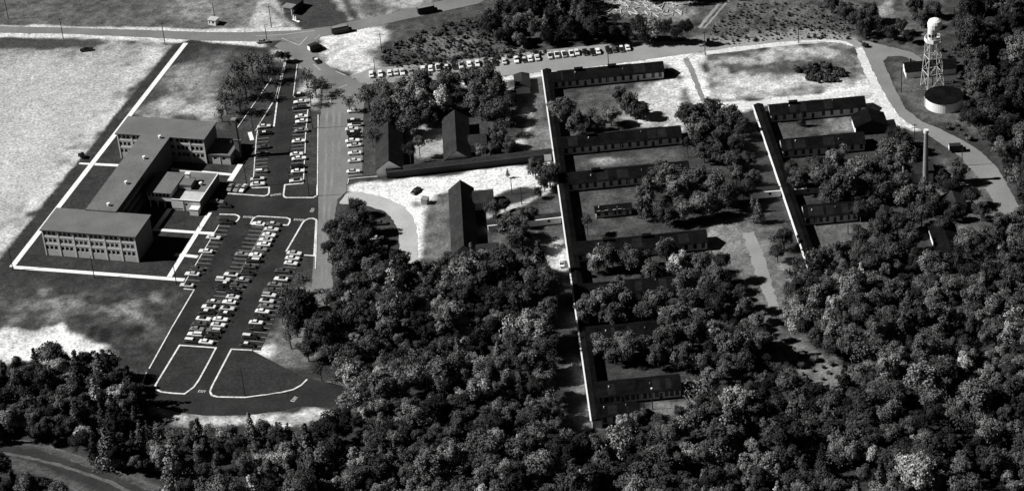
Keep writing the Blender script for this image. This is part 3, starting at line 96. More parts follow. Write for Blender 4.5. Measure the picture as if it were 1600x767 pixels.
class MB:
    """collects faces, builds one mesh object"""
    def __init__(s): s.v = []; s.f = []
    def add(s, vs, fs):
        n = len(s.v); s.v += [tuple(p) for p in vs]; s.f += [tuple(i + n for i in f) for f in fs]; return s
    def box(s, x0, x1, y0, y1, z0, z1):
        return s.add([(x0,y0,z0),(x1,y0,z0),(x1,y1,z0),(x0,y1,z0),(x0,y0,z1),(x1,y0,z1),(x1,y1,z1),(x0,y1,z1)],
                     [(0,3,2,1),(4,5,6,7),(0,1,5,4),(1,2,6,5),(2,3,7,6),(3,0,4,7)])
    def hull(s, lo, hi):
        n = len(lo)
        return s.add(list(lo) + list(hi), [tuple(range(n))[::-1], tuple(range(n, 2*n))] + [(i, (i+1) % n, (i+1) % n + n, i + n) for i in range(n)])
    def cyl(s, p, q, r0, r1=None, n=8):
        p = Vector(p); q = Vector(q); r1 = r0 if r1 is None else r1
        d = (q - p).normalized(); a = d.orthogonal().normalized(); b = d.cross(a)
        ring = lambda c, r: [tuple(c + a * (r * math.cos(2*math.pi*i/n)) + b * (r * math.sin(2*math.pi*i/n))) for i in range(n)]
        return s.hull(ring(p, r0), ring(q, r1))
    def mesh(s, name):
        m = bpy.data.meshes.new(name); m.from_pydata(s.v, [], s.f); m.update(); return m
    def build(s, name, mat, parent=None):
        m = s.mesh(name); m.materials.append(mat)
        return link(bpy.data.objects.new(name, m), parent)

def inst(name, mesh, parent=None, loc=(0,0,0), rz=0.0, scale=None, color=None):
    o = bpy.data.objects.new(name, mesh); o.location = loc; o.rotation_euler = (0, 0, rz)
    if scale is not None: o.scale = scale
    if color is not None: o.color = (color, color, color, 1)
    return link(o, parent)

_one = ['first','second','third','fourth','fifth','sixth','seventh','eighth','ninth']
ORD = _one + ['tenth','eleventh','twelfth','thirteenth','fourteenth','fifteenth','sixteenth','seventeenth','eighteenth','nineteenth']
for _t, _p in (('twentieth','twenty'),('thirtieth','thirty'),('fortieth','forty'),('fiftieth','fifty'),('sixtieth','sixty'),('seventieth','seventy'),('eightieth','eighty')):
    ORD += [_t] + [_p + '-' + o_ for o_ in _one]


# ---------------------------------------------------------------- materials (neutral greys: a black-and-white photograph)
def M(name, val, amp=.2, scale=.8, amp2=.2, scale2=.08, rough=.9, spec=.2, source=None, metal=0.0):
    m = bpy.data.materials.new(name); m.use_nodes = True
    nt = m.node_tree; nt.nodes.clear()
    out = nt.nodes.new('ShaderNodeOutputMaterial'); b = nt.nodes.new('ShaderNodeBsdfPrincipled')
    b.inputs['Roughness'].default_value = rough; b.inputs['Specular IOR Level'].default_value = spec; b.inputs['Metallic'].default_value = metal
    nt.links.new(b.outputs[0], out.inputs[0])
    geo = nt.nodes.new('ShaderNodeNewGeometry')
    def noise(sc_, det):
        n = nt.nodes.new('ShaderNodeTexNoise'); n.inputs['Scale'].default_value = sc_; n.inputs['Detail'].default_value = det
        nt.links.new(geo.outputs['Position'], n.inputs['Vector']); return n.outputs[0]
    def math_(op, a, bb):
        n = nt.nodes.new('ShaderNodeMath'); n.operation = op
        for i, x in enumerate((a, bb)):
            if isinstance(x, (int, float)): n.inputs[i].default_value = x
            else: nt.links.new(x, n.inputs[i])
        return n.outputs[0]
    f = math_('MULTIPLY_ADD', noise(scale, 3.0), 2 * amp * 1.8); f.node.inputs[2].default_value = 1 - amp * 1.8
    g = math_('MULTIPLY_ADD', noise(scale2, 4.0), 2 * amp2 * 1.8); g.node.inputs[2].default_value = 1 - amp2 * 1.8
    k = math_('MULTIPLY', f, g)
    if source == 'object':
        oi = nt.nodes.new('ShaderNodeObjectInfo'); base = oi.outputs['Color']
        sep = nt.nodes.new('ShaderNodeRGBToBW'); nt.links.new(base, sep.inputs[0]); base = sep.outputs[0]
        k = math_('MULTIPLY', k, base)
    elif source == 'tone':
        at = nt.nodes.new('ShaderNodeAttribute'); at.attribute_name = 'tone'; k = math_('MULTIPLY', k, at.outputs['Fac'])
    elif source == 'wood':
        at = nt.nodes.new('ShaderNodeAttribute'); at.attribute_name = 'shade'
        ai = nt.nodes.new('ShaderNodeAttribute'); ai.attribute_type = 'INSTANCER'; ai.attribute_name = 'tone'
        k = math_('MULTIPLY', math_('MULTIPLY', k, ai.outputs['Fac']), at.outputs['Fac'])
    elif source == 'leaf':
        oi = nt.nodes.new('ShaderNodeObjectInfo'); sep = nt.nodes.new('ShaderNodeRGBToBW'); nt.links.new(oi.outputs['Color'], sep.inputs[0])
        at = nt.nodes.new('ShaderNodeAttribute'); at.attribute_name = 'shade'
        k = math_('MULTIPLY', math_('MULTIPLY', k, sep.outputs[0]), at.outputs['Fac'])
    else:
        k = math_('MULTIPLY', k, val)
    k = math_('MINIMUM', math_('MAXIMUM', k, .003), .88)
    cmb = nt.nodes.new('ShaderNodeCombineColor')
    for i in range(3): nt.links.new(k, cmb.inputs[i])
    nt.links.new(cmb.outputs[0], b.inputs['Base Color'])
    return m

MAT = dict(
    ground=M('ground', 0, .6, 1.0, .25, .35, source='tone'),
    lawn=M('lawn', .027, .5, .8, .4, .15),
    worn=M('worn_asphalt', .18, .2, 1.2, .25, .07), lot=M('lot_asphalt', .028, .3, 1.0, .5, .09, rough=.9, spec=.1),
    gravelroad=M('gravel_road', .27, .12, 1.0, .2, .07), gravelroad2=M('tower_road', .21, .12, 1.0, .2, .07), gravel=M('gravel', .42, .15, 1.2, .2, .1),
    verge=M('gravel_verge', .62, .3, 1.0, .2, .2),
    wheelpath=M('wheel_path', .205, .2, 1.2, .3, .06),
    felt2=M('patch_felt', .016, .4, 1, .4, .2, spec=.03),
    rut=M('rut', .10, .4, .8, .4, .15),
    dirt=M('dirt', .22, .2, .8, .3, .1), dirt2=M('pale_dirt', .27, .22, .8, .35, .12), track=M('track', .03, .3, .7, .5, .08),
    concrete=M('concrete', .80, .16, .9, .12, .12), kerb=M('kerb', .68, .4, .9, .25, .2), paint=M('road_paint', .34, .35, 1.5, .3, .3), whitepaint=M('white_paint', .82, .05, 1, .05, .1),
    word=M('word_paint', .55, .1, 1.5, .1, .3), lane=M('lane_paint', .5, .3, 1.0, .2, .2),
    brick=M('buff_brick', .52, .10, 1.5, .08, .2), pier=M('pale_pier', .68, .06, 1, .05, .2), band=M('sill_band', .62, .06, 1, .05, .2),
    roofgravel=M('roof_gravel', .148, .25, 1.6, .22, .12), palegravel=M('pale_roof_gravel', .5, .2, 1.5, .15, .4), fascia=M('fascia', .05, .1, 1, .1, .1),
    glass=M('window_glass', .012, .2, .8, .2, .3, rough=.25, spec=.4), tar=M('tar_roof', .007, .5, .9, .6, .2, spec=.02), felt=M('roof_felt', .03, .4, .9, .3, .2, spec=.05),
    clap=M('clapboard', .54, .12, 1.4, .12, .2), white=M('whitewash', .80, .06, 1, .06, .1), darkwood=M('dark_board', .04, .2, 1, .2, .2),
    stack=M('chimney_brick', .25, .18, 1.8, .12, .4), darkbrick_and_shade=M('dark_brick_and_painted_shade', .12, .2, 1.8, .15, .4), steel=M('painted_steel', .55, .1, 1, .1, .2),  # dark chimney brick; on school side walls, shade put into the colour
    pole=M('pole_wood', .03, .2, 1, .1, .2), car=M('car_paint', 0, .03, 1, .03, .2, rough=.35, spec=.5, source='object'), tyre=M('tyre', .015, .1, 1, .1, .2),
    wood=M('woodland_foliage', 0, .22, .9, .15, .2, rough=.95, spec=.05, source='wood'),
    leaf=M('foliage', 0, .22, .9, .15, .2, rough=.95, spec=.05, source='leaf'), bark=M('bark', .06, .3, 1, .2, .2), rockwood=M('felled_wood', .5, .3, .8, .3, .3),
    cloth=M('cloth', .05), grey=M('grey_board', .22, .15, 1, .1, .2))

# ---------------------------------------------------------------- ground: one sheet to the horizon, albedo of grass, sand and gravel in 'tone'
def lattice(X, Y, cell, seed):
    r = np.random.default_rng(seed); t = r.random((256, 256))
    fx, fy = X / cell, Y / cell
    ix, iy = np.floor(fx).astype(int), np.floor(fy).astype(int)
    tx, ty = fx - ix, fy - iy; tx = tx*tx*(3-2*tx); ty = ty*ty*(3-2*ty)
    g = lambda i, j: t[i % 256, j % 256]
    return (g(ix,iy)*(1-tx) + g(ix+1,iy)*tx)*(1-ty) + (g(ix,iy+1)*(1-tx) + g(ix+1,iy+1)*tx)*ty

def inside_dist(P, X, Y):
    n = len(P); ins = np.zeros(X.shape, bool); d2 = np.full(X.shape, 1e12)
    for i in range(n):
        (x0, y0), (x1, y1) = P[i], P[(i+1) % n]
        ex, ey = x1-x0, y1-y0; L = ex*ex + ey*ey + 1e-9
        t = np.clip(((X-x0)*ex + (Y-y0)*ey) / L, 0, 1)
        d2 = np.minimum(d2, (X-x0-t*ex)**2 + (Y-y0-t*ey)**2)
        if y0 != y1:
            ins ^= ((y0 > Y) != (y1 > Y)) & (X < ex * (Y-y0) / (y1-y0) + x0)
    d = np.sqrt(d2); return np.where(ins, d, -d)

xs = np.concatenate([[-6000,-2500,-1000,-500,-320], np.arange(-270, 271, 1.0), [320,500,1000,2500,6000]])
ys = np.concatenate([[-2500,-1000,-500,-260], np.arange(-195, 275, 1.0), [320,500,1000,2500,8000]])
GX, GY = np.meshgrid(xs, ys)
tone = np.full(GX.shape, .035)
warp = (lattice(GX, GY, 9, 1)-.5)*1.0 + (lattice(GX, GY, 3.5, 2)-.5)*.7
mott = (lattice(GX, GY, 5, 3)-.5)*.7 + (lattice(GX, GY, 2.0, 4)-.5)*.9 + (lattice(GX, GY, 18, 6)-.5)*.5
for val, soft, mot, P in TONES:
    px = [p[0] for p in P]; py = [p[1] for p in P]
    i0, i1 = np.searchsorted(xs, [min(px)-8, max(px)+8]); j0, j1 = np.searchsorted(ys, [min(py)-8, max(py)+8])
    sl = (slice(j0, j1), slice(i0, i1))
    d = inside_dist(P, GX[sl], GY[sl]) + warp[sl]*soft*2.2
    w = np.clip(d/(2*soft)+.5, 0, 1); w = w*w*(3-2*w)
    tone[sl] = tone[sl]*(1-w) + w*val*np.clip(1 + mott[sl]*mot*1.2, .25, 2.2)
tone = np.minimum(tone, .86)
ny, nx = GX.shape
vz = np.zeros(GX.size)
co = np.stack([GX.ravel(), GY.ravel(), vz], 1)
jj, ii = np.meshgrid(np.arange(ny-1), np.arange(nx-1), indexing='ij')
q = (jj*nx + ii).ravel(); quads = np.stack([q, q+1, q+nx+1, q+nx], 1)

def np_mesh(name, co, quads, k=4):
    m = bpy.data.meshes.new(name)
    m.vertices.add(len(co)); m.vertices.foreach_set('co', co.astype(np.float32).ravel())
    m.loops.add(quads.size); m.loops.foreach_set('vertex_index', quads.astype(np.int32).ravel())
    m.polygons.add(len(quads)); m.polygons.foreach_set('loop_start', np.arange(0, quads.size, k, dtype=np.int32))
    m.update(calc_edges=True); return m

gm = np_mesh('ground', co, quads)
at = gm.attributes.new('tone', 'FLOAT', 'POINT'); at.data.foreach_set('value', tone.astype(np.float32).ravel())
gm.materials.append(MAT['ground'])
ground = link(bpy.data.objects.new('ground', gm)); tag(ground, kind='structure')

# ---------------------------------------------------------------- roads, tracks, car parks
def densify(P, step, jit, closed=True):
    out = []; n = len(P)
    for i in range(n if closed else n-1):
        a, b = Vector(P[i]), Vector(P[(i+1) % n]); L = (b-a).length; k = max(1, int(L/step))
        t = (b-a).normalized() if L else Vector((0,0)); nrm = Vector((-t.y, t.x))
        for s in range(k):
            p = a.lerp(b, s/k)
            if jit: p = p + nrm * rng.uniform(-jit, jit)
            out.append((p.x, p.y))
    if not closed: out.append(tuple(P[-1]))
    return out

def polymesh(name, P, z):
    tris = tessellate_polygon([[Vector((x, y, 0)) for x, y in P]])
    mb = MB(); fs = []
    for t in tris:
        a, b, c_ = (Vector(P[i]) for i in t)
        fs.append(tuple(t) if (b-a).cross(c_-a) > 0 else tuple(t[::-1]))
    mb.add([(x, y, z) for x, y in P], fs); return mb

SHEET = {}
for name, mat, z, jit, P in SHEETS:
    Q = densify(P, 1.6, jit) if jit else P
    o = polymesh(name, Q, z).build(name, MAT[mat]); tag(o, kind='structure'); SHEET[name] = o

def ribbon(P, w, z0, z1, closed=False):
    """kerb or path: a raised strip along a polyline"""
    n = len(P); L = []; Rr = []
    for i in range(n):
        p = Vector(P[i])
        a = Vector(P[i-1]) if (i > 0 or closed) else None
        b = Vector(P[(i+1) % n]) if (i < n-1 or closed) else None
        d1 = (p-a).normalized() if a is not None else None; d2 = (b-p).normalized() if b is not None else None
        d = ((d1 or d2) + (d2 or d1)); d = d.normalized() if d.length > 1e-6 else (d1 or d2)
        k = 1.0 / max(.5, d.dot(d2 or d1)); nn = Vector((-d.y, d.x)) * (w/2*k)
        L.append(p+nn); Rr.append(p-nn)
    mb = MB(); V = []
    for l, r in zip(L, Rr): V += [(l.x,l.y,z0),(l.x,l.y,z1),(r.x,r.y,z1),(r.x,r.y,z0)]
    F = []
    for i in range(n if closed else n-1):
        a, b = 4*i, 4*((i+1) % n)
        for k in range(3): F.append((a+k, a+k+1, b+k+1, b+k))
    if not closed: F += [(0,3,2,1), (4*n-4,4*n-3,4*n-2,4*n-1)]
    mb.add(V, F); return mb

for name, P, closed, _l in ISLANDS:
    o = polymesh(name, P, .17).build(name, MAT['lawn']); tag(o, kind='structure')
    ribbon(P, .62, .05, .24, bool(closed)).build('kerb', MAT['kerb'], o)
for w, P in KERBS:
    o = ribbon(P, w, .02, .20).build('kerb', MAT['kerb']); tag(o, kind='structure')

line_mesh = MB().add([(0,-.09,0),(1,-.09,0),(1,.09,0),(0,.09,0)], [(0,1,2,3)]).mesh('painted_line'); line_mesh.materials.append(MAT['paint'])
for key, ang, ln, pts in BAYS:
    par = SHEET['car_park'] if key == 'low' else SHEET['upper_car_park']
    for x, y in pts:
        inst('painted_line', line_mesh, par, (x, y, .105), R(ang), (ln*rng.uniform(.85, 1), 1.0, 1))
ribbon(list(DIVIDER), .18, .09, .11).build('painted_line', MAT['paint'], SHEET['car_park'])
stain_mesh = MB().add([(.5*math.cos(k*.785)*(1+.25*math.sin(k*2.1)), .5*math.sin(k*.785), 0) for k in range(8)], [tuple(range(8))]).mesh('oil_stain'); stain_mesh.materials.append(M('oil', .010, .3, 1, .2, .3, rough=.6))
for key, ang, ln, pts in BAYS:
    par = SHEET['car_park'] if key == 'low' else SHEET['upper_car_park']
    for x, y in pts:
        for q in range(2):
            a = R(ang); s = ln*rng.uniform(.2, 1.3); t_ = rng.uniform(.9, 1.9)
            inst('oil_stain', stain_mesh, par, (x+math.cos(a)*s-math.sin(a)*t_, y+math.sin(a)*s+math.cos(a)*t_, .0905+.0004*q), rng.uniform(0, 3), (rng.uniform(.6, 1.9), rng.uniform(.5, 1.1), 1))
for P in WHEEL_PATHS:
    ribbon(densify(P, 3, .12, False), 1.1, .056, .062).build('wheel_path', MAT['wheelpath'], SHEET['access_road'])
for P in LANE_LINES:
    ribbon(P, .32, .075, .085).build('lane_line', MAT['lane'], SHEET['access_road'])

GLYPH = {'E': ['###','#..','##.','#..','###'], 'N': ['#..#','##.#','#.##','#..#','#..#'], 'T': ['###','.#.','.#.','.#.','.#.'], 'R': ['##.','#.#','##.','#.#','#.#'],
         'X': ['#.#','#.#','.#.','#.#','#.#'], 'I': ['#','#','#','#','#']}
for txt, (x, y), ang, h in WORDS:
    mb = MB(); cx = 0.0; u = h/5
    for ch in txt:
        for r_, rowp in enumerate(GLYPH[ch]):
            for c_, k in enumerate(rowp):
                if k == '#': mb.add([(cx+c_*u*.8, h-(r_+1)*u, 0), (cx+(c_+1)*u*.8, h-(r_+1)*u, 0), (cx+(c_+1)*u*.8, h-r_*u, 0), (cx+c_*u*.8, h-r_*u, 0)], [(0,1,2,3)])
        cx += (len(GLYPH[ch][0]) + 1.0)*u*.8
    o = mb.build('painted_word', MAT['word'], SHEET['car_park']); o.location = (x, y, .115); o.rotation_euler = (0, 0, R(ang))

# ---------------------------------------------------------------- building pieces
def wall_front(mb, x0, x1, z0, z1, y, openings, rev=.18):
    """a wall facing -Y with recessed openings (xa, xb, za, zb)"""
    X = sorted({x0, x1, *[o[0] for o in openings], *[o[1] for o in openings]}); Z = sorted({z0, z1, *[o[2] for o in openings], *[o[3] for o in openings]})
    for a, b in zip(X, X[1:]):
        for c_, d in zip(Z, Z[1:]):
            if any(o[0] <= a+1e-6 and b-1e-6 <= o[1] and o[2] <= c_+1e-6 and d-1e-6 <= o[3] for o in openings): continue
            mb.add([(a,y,c_),(b,y,c_),(b,y,d),(a,y,d)], [(0,1,2,3)])
    for a, b, c_, d in openings:
        mb.add([(a,y,c_),(b,y,c_),(b,y,d),(a,y,d),(a,y+rev,c_),(b,y+rev,c_),(b,y+rev,d),(a,y+rev,d)], [(0,4,5,1),(1,5,6,2),(2,6,7,3),(3,7,4,0)])

_wcache = {}
def window_mesh(w, h, mat='glass'):
    k = (round(w,2), round(h,2), mat)
    if k not in _wcache:
        m = MB().box(-w/2, w/2, 0, .04, -h/2, h/2).mesh('window'); m.materials.append(MAT[mat])
        f = MB()
        f.box(-w/2, w/2, -.05, 0, -.03, .03).box(-.03, .03, -.05, 0, -h/2, h/2)
        fm = f.mesh('sash_bars'); fm.materials.append(MAT['white']); _wcache[k] = (m, fm)
    return _wcache[k]

def windows(root, openings, y, rev=.18, bars=False, name='window'):
    for a, b, c_, d in openings:
        m, fm = window_mesh(b-a, d-c_)
        w = inst(name, m, root, ((a+b)/2, y+rev, (c_+d)/2))
        if bars: inst('sash_bars', fm, w)

def gable(root, x0, x1, y0, y1, eave, ridge, along='x', wall='clap', roof='tar', openings=(), over=.45, endmat=None, bars=False, t=.14):
    """walls + gabled roof; front wall faces -Y. 'along' = ridge axis"""
    mb = MB()
    wall_front(mb, x0, x1, 0, eave, y0, list(openings))
    mb.add([(x1,y0,0),(x1,y1,0),(x1,y1,eave),(x1,y0,eave)], [(0,1,2,3)]).add([(x1,y1,0),(x0,y1,0),(x0,y1,eave),(x1,y1,eave)], [(0,1,2,3)]).add([(x0,y1,0),(x0,y0,0),(x0,y0,eave),(x0,y1,eave)], [(0,1,2,3)])
    xm, ym = (x0+x1)/2, (y0+y1)/2
    if along == 'x':
        mb.add([(x1,y0,eave),(x1,y1,eave),(x1,ym,ridge)], [(0,1,2)]).add([(x0,y1,eave),(x0,y0,eave),(x0,ym,ridge)], [(0,1,2)])
        s = (ridge-eave)/(ym-y0); zo = eave - s*over
        sec = [(y0-over, zo), (ym, ridge), (y1+over, zo), (y1+over, zo+t), (ym, ridge+t), (y0-over, zo+t)]
        lo = [(x0-over, a, b+.02) for a, b in sec]; hi = [(x1+over, a, b+.02) for a, b in sec]
    else:
        mb.add([(x0,y0,eave),(x1,y0,eave),(xm,y0,ridge)], [(0,1,2)]).add([(x1,y1,eave),(x0,y1,eave),(xm,y1,ridge)], [(0,1,2)])
        s = (ridge-eave)/(xm-x0); zo = eave - s*over
        sec = [(x0-over, zo), (xm, ridge), (x1+over, zo), (x1+over, zo+t), (xm, ridge+t), (x0-over, zo+t)]
        lo = [(a, y0-over, b+.02) for a, b in sec]; hi = [(a, y1+over, b+.02) for a, b in sec]
    rb = MB()
    n = 6; rb.add(lo+hi, [(5,4,1,0),(4,3,2,1),(6,7,10,11),(7,8,9,10)] + [(i,(i+1)%n,(i+1)%n+n,i+n) for i in range(n)])
    w = mb.build('wall', MAT[wall], root); r = rb.build('roof', MAT[roof], root)
    bm = bmesh.new(); bm.from_mesh(r.data); bmesh.ops.recalc_face_normals(bm, faces=bm.faces); bm.to_mesh(r.data); bm.free()
    windows(root, openings, y0, bars=bars)
    return w, r

def flat_block(root, x0, x1, y0, y1, h, wall, openings=(), over=.5, th=.4, roofmat='roofgravel', z0=0, roofname='roof', wallname='wall'):
    fa = MB(); wall_front(fa, x0, x1, z0, h, y0, list(openings)); fa.build('facade', MAT[wall], root)
    mb = MB()
    mb.add([(x1,y0,z0),(x1,y1,z0),(x1,y1,h),(x1,y0,h)], [(0,1,2,3)]).add([(x1,y1,z0),(x0,y1,z0),(x0,y1,h),(x1,y1,h)], [(0,1,2,3)]).add([(x0,y1,z0),(x0,y0,z0),(x0,y0,h),(x0,y1,h)], [(0,1,2,3)])
    if z0 > 0: mb.add([(x0,y0,z0),(x0,y1,z0),(x1,y1,z0),(x1,y0,z0)], [(0,1,2,3)])
    w = mb.build(wallname, MAT['darkbrick_and_shade' if wall == 'brick' else wall], root)  # brick blocks: sides and back darker than the facade, shade painted into the tone
    f = MB().box(x0-over, x1+over, y0-over, y1+over, h, h+th).build('fascia', MAT['fascia'], None)
    r = MB().box(x0-over+.04, x1+over-.04, y0-over+.04, y1+over-.04, h+th+.004, h+th+.06).build(roofname, MAT[roofmat], root)
    f.parent = r
    windows(root, openings, y0)
    return w, r

# ---------------------------------------------------------------- the school
SA = R(-17.2)
school = thing('school', 'three-storey brick school of two wings joined by a long flat-roofed spine', 'school', (SCHOOL_ORIGIN[0], SCHOOL_ORIGIN[1], 0), SA)
def wing(y0, y1, x0, x1):
    L = x1-x0; bay = L/6; op = []
    for b in range(6):
        for off in (1.05, 2.85, 4.6):
            for zc in (3.45, 6.55, 9.75):
                cx = x0 + b*bay + off*bay/6.17
                op.append((cx-.62, cx+.62, zc-.78, zc+.78))
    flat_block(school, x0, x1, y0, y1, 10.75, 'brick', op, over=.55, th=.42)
    for b in range(7):
        cx = x0 + b*bay; cx = min(max(cx, x0+.2), x1-.2)
        MB().box(cx-.22, cx+.22, y0-.16, y0-.004, 0, 10.7).build('pilaster', MAT['pier'], school)
    for b in range(6):
        for z in (5.05, 8.2):
            MB().box(x0+b*bay+.24, x0+(b+1)*bay-.24, y0-.1, y0-.004, z-.3, z+.22).build('sill_band', MAT['band'], school)
wing(.6, 15.3, 0, 37.0)
wing(72.2, 85.2, .9, 37.2)
# spine: east wall has windows too, in its own shade
sp = MB()
sp.box(12.0, 23.3, 15.8, 71.6, 0, 10.75); sp.build('wall', MAT['darkbrick_and_shade'], school)  # spine walls in the same dark tone, their shade painted in
r = MB().box(11.5, 23.8, 15.35, 71.5, 11.2, 11.62).build('fascia', MAT['fascia'], None)
r2 = MB().box(11.54, 23.76, 15.39, 71.46, 11.626, 11.68).build('roof', MAT['roofgravel'], school); r.parent = r2
MB().box(12.3, 23.0, 15.9, 71.5, 10.754, 11.196).build('wall', MAT['darkwood'], school)
wm, _ = window_mesh(1.3, 1.5)
for k in range(17):
    for z in (3.4, 6.5, 9.6):
        inst('window', wm, school, (23.325, 17.6+k*1.55, z), R(90), (.8, 1, 1))
vent_mesh = MB().cyl((0,0,0),(0,0,.75),.42,.42,10).cyl((0,0,.75),(0,0,1.05),.62,.5,10).mesh('roof_vent'); vent_mesh.materials.append(MAT['whitepaint'])
for (a, b) in VENTS: inst('roof_vent', vent_mesh, school, (a, b, 11.68), 0, (1.15, 1.15, 1.15))
# cafeteria: low block, raised block over an open ground floor, penthouse
caf = thing('cafeteria', 'low flat-roofed cafeteria block with pale parapet and raised upper part', 'building', (SCHOOL_ORIGIN[0], SCHOOL_ORIGIN[1], 0), SA)
op = [(41.6, 42.5, 2.2, 3.3)]
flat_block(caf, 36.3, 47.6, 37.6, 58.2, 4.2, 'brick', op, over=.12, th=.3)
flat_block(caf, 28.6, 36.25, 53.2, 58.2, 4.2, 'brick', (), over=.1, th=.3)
for (a0, a1, b0, b1) in ((36.2, 47.75, 37.45, 37.85), (47.35, 47.75, 37.85, 58.0), (28.5, 47.75, 58.0, 58.4)):
    MB().box(a0, a1, b0, b1, 4.575, 4.85).build('parapet', MAT['white'], caf)
MB().box(36.6, 47.2, 37.95, 44.2, 4.575, 4.62).build('pale_roof_bed', MAT['palegravel'], caf)
MB().box(36.2, 40.5, 37.42, 37.58, 1.0, 4.0).build('wall_panel', MAT['pier'], caf)
MB().box(40.55, 40.8, 37.4, 37.58, 0, 4.1).build('pilaster', MAT['pier'], caf)
op = [(26.6+i*1.5, 27.6+i*1.5, 5.0, 6.3) for i in range(6)]
flat_block(caf, 26.3, 35.8, 38.2, 52.5, 6.7, 'pier', op, over=.6, th=.35, z0=3.3)
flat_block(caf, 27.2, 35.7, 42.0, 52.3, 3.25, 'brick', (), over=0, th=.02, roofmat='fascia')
for i in range(4):
    MB().cyl((26.9+i*2.9, 38.6, 0), (26.9+i*2.9, 38.6, 3.3), .16).build('column', MAT['pier'], caf)
flat_block(caf, 36.45, 41.3, 45.3, 50.5, 6.4, 'brick', (), over=.3, th=.3, z0=4.6)
MB().box(37.5, 39.1, 50.2, 51.6, 6.8, 8.3).box(37.3, 39.3, 50.0, 51.8, 8.3, 8.6).build('exhaust_hood', MAT['whitepaint'], caf)
inst('roof_vent', vent_mesh, caf, (43.8, 49.2, 4.57), 0, (1.2, 1.2, 1.2))
flat_block(caf, 44.2, 47.6, 34.6, 37.35, 2.5, 'pier', (), over=.15, th=.12, roofmat='white', roofname='porch_roof', wallname='porch_wall')
# boiler annex with its brick chimney
ann = thing('boiler_annex', 'small single-storey brick annex at the far end of the school', 'building', (SCHOOL_ORIGIN[0], SCHOOL_ORIGIN[1], 0), SA)
flat_block(ann, 37.8, 46.9, 72.6, 85.0, 3.9, 'brick', [(40.0, 41.3, 1.9, 3.2), (43.6, 44.9, 1.9, 3.2)], over=.35, th=.3)
MB().box(42.5, 42.8, 72.45, 72.6, 0, 3.85).build('pilaster', MAT['pier'], ann)
inst('roof_vent', vent_mesh, ann, (44.0, 82.0, 4.26))
chs = thing('chimney', 'square dark brick chimney beside the school annex', 'chimney', (SCHOOL_ORIGIN[0], SCHOOL_ORIGIN[1], 0), SA)
MB().hull([(47.0,78.0,0),(48.9,78.0,0),(48.9,79.9,0),(47.0,79.9,0)], [(47.15,78.15,16.5),(48.75,78.15,16.5),(48.75,79.75,16.5),(47.15,79.75,16.5)]).build('shaft', MAT['darkbrick_and_shade'], chs)
MB().box(46.95, 48.95, 77.95, 79.95, 16.5, 17.1).build('cap', MAT['grey'], chs)
MB().box(46.9, 49.0, 77.9, 80.0, 8.0, 8.35).build('collar', MAT['grey'], chs)

# white concrete walks around the school (school axes)
def school_pt(a, b): return (SCHOOL_ORIGIN[0] + a*math.cos(SA) - b*math.sin(SA), SCHOOL_ORIGIN[1] + a*math.sin(SA) + b*math.cos(SA))
for w, z1, pts in ((2.1, .10, [(-8.0,168), (-8.8,80), (-9.6,-9.2)]), (2.0, .104, [(-8.5,-9.2), (58.2,-8.4)]), (1.9, .108, [(51.9,-7.3), (51.0,37.4)]), (1.7, .112, [(35.2,23.0), (50.3,23.2)]), (1.7,.112,[(52.3,23.2),(57.8,23.4)]),
                   (1.7, .104, [(34.4,22.2), (34.6,38.2)]), (1.7, .112, [(48.4,7.6), (50.6,7.5)]), (1.7, .112, [(52.6,7.4), (57.6,7.1)]), (1.7, .112, [(-7.6,66.0), (5.2,66.4)]), (1.2,.112,[(-14.2,65.8),(-9.8,65.9)]), (1.6, .108, [(24.2,66.4), (49.4,65.4)]),
                   (2.2, .12, [(50.5,73.6), (50.7,60.8)]), (1.6, .12, [(48.8,92.0), (45.6,98.0)])):
    P = densify([school_pt(*p) for p in pts], 6, 0, False)
    o = ribbon(P, w, .0, z1).build('sidewalk', MAT['concrete']); tag(o, kind='structure')

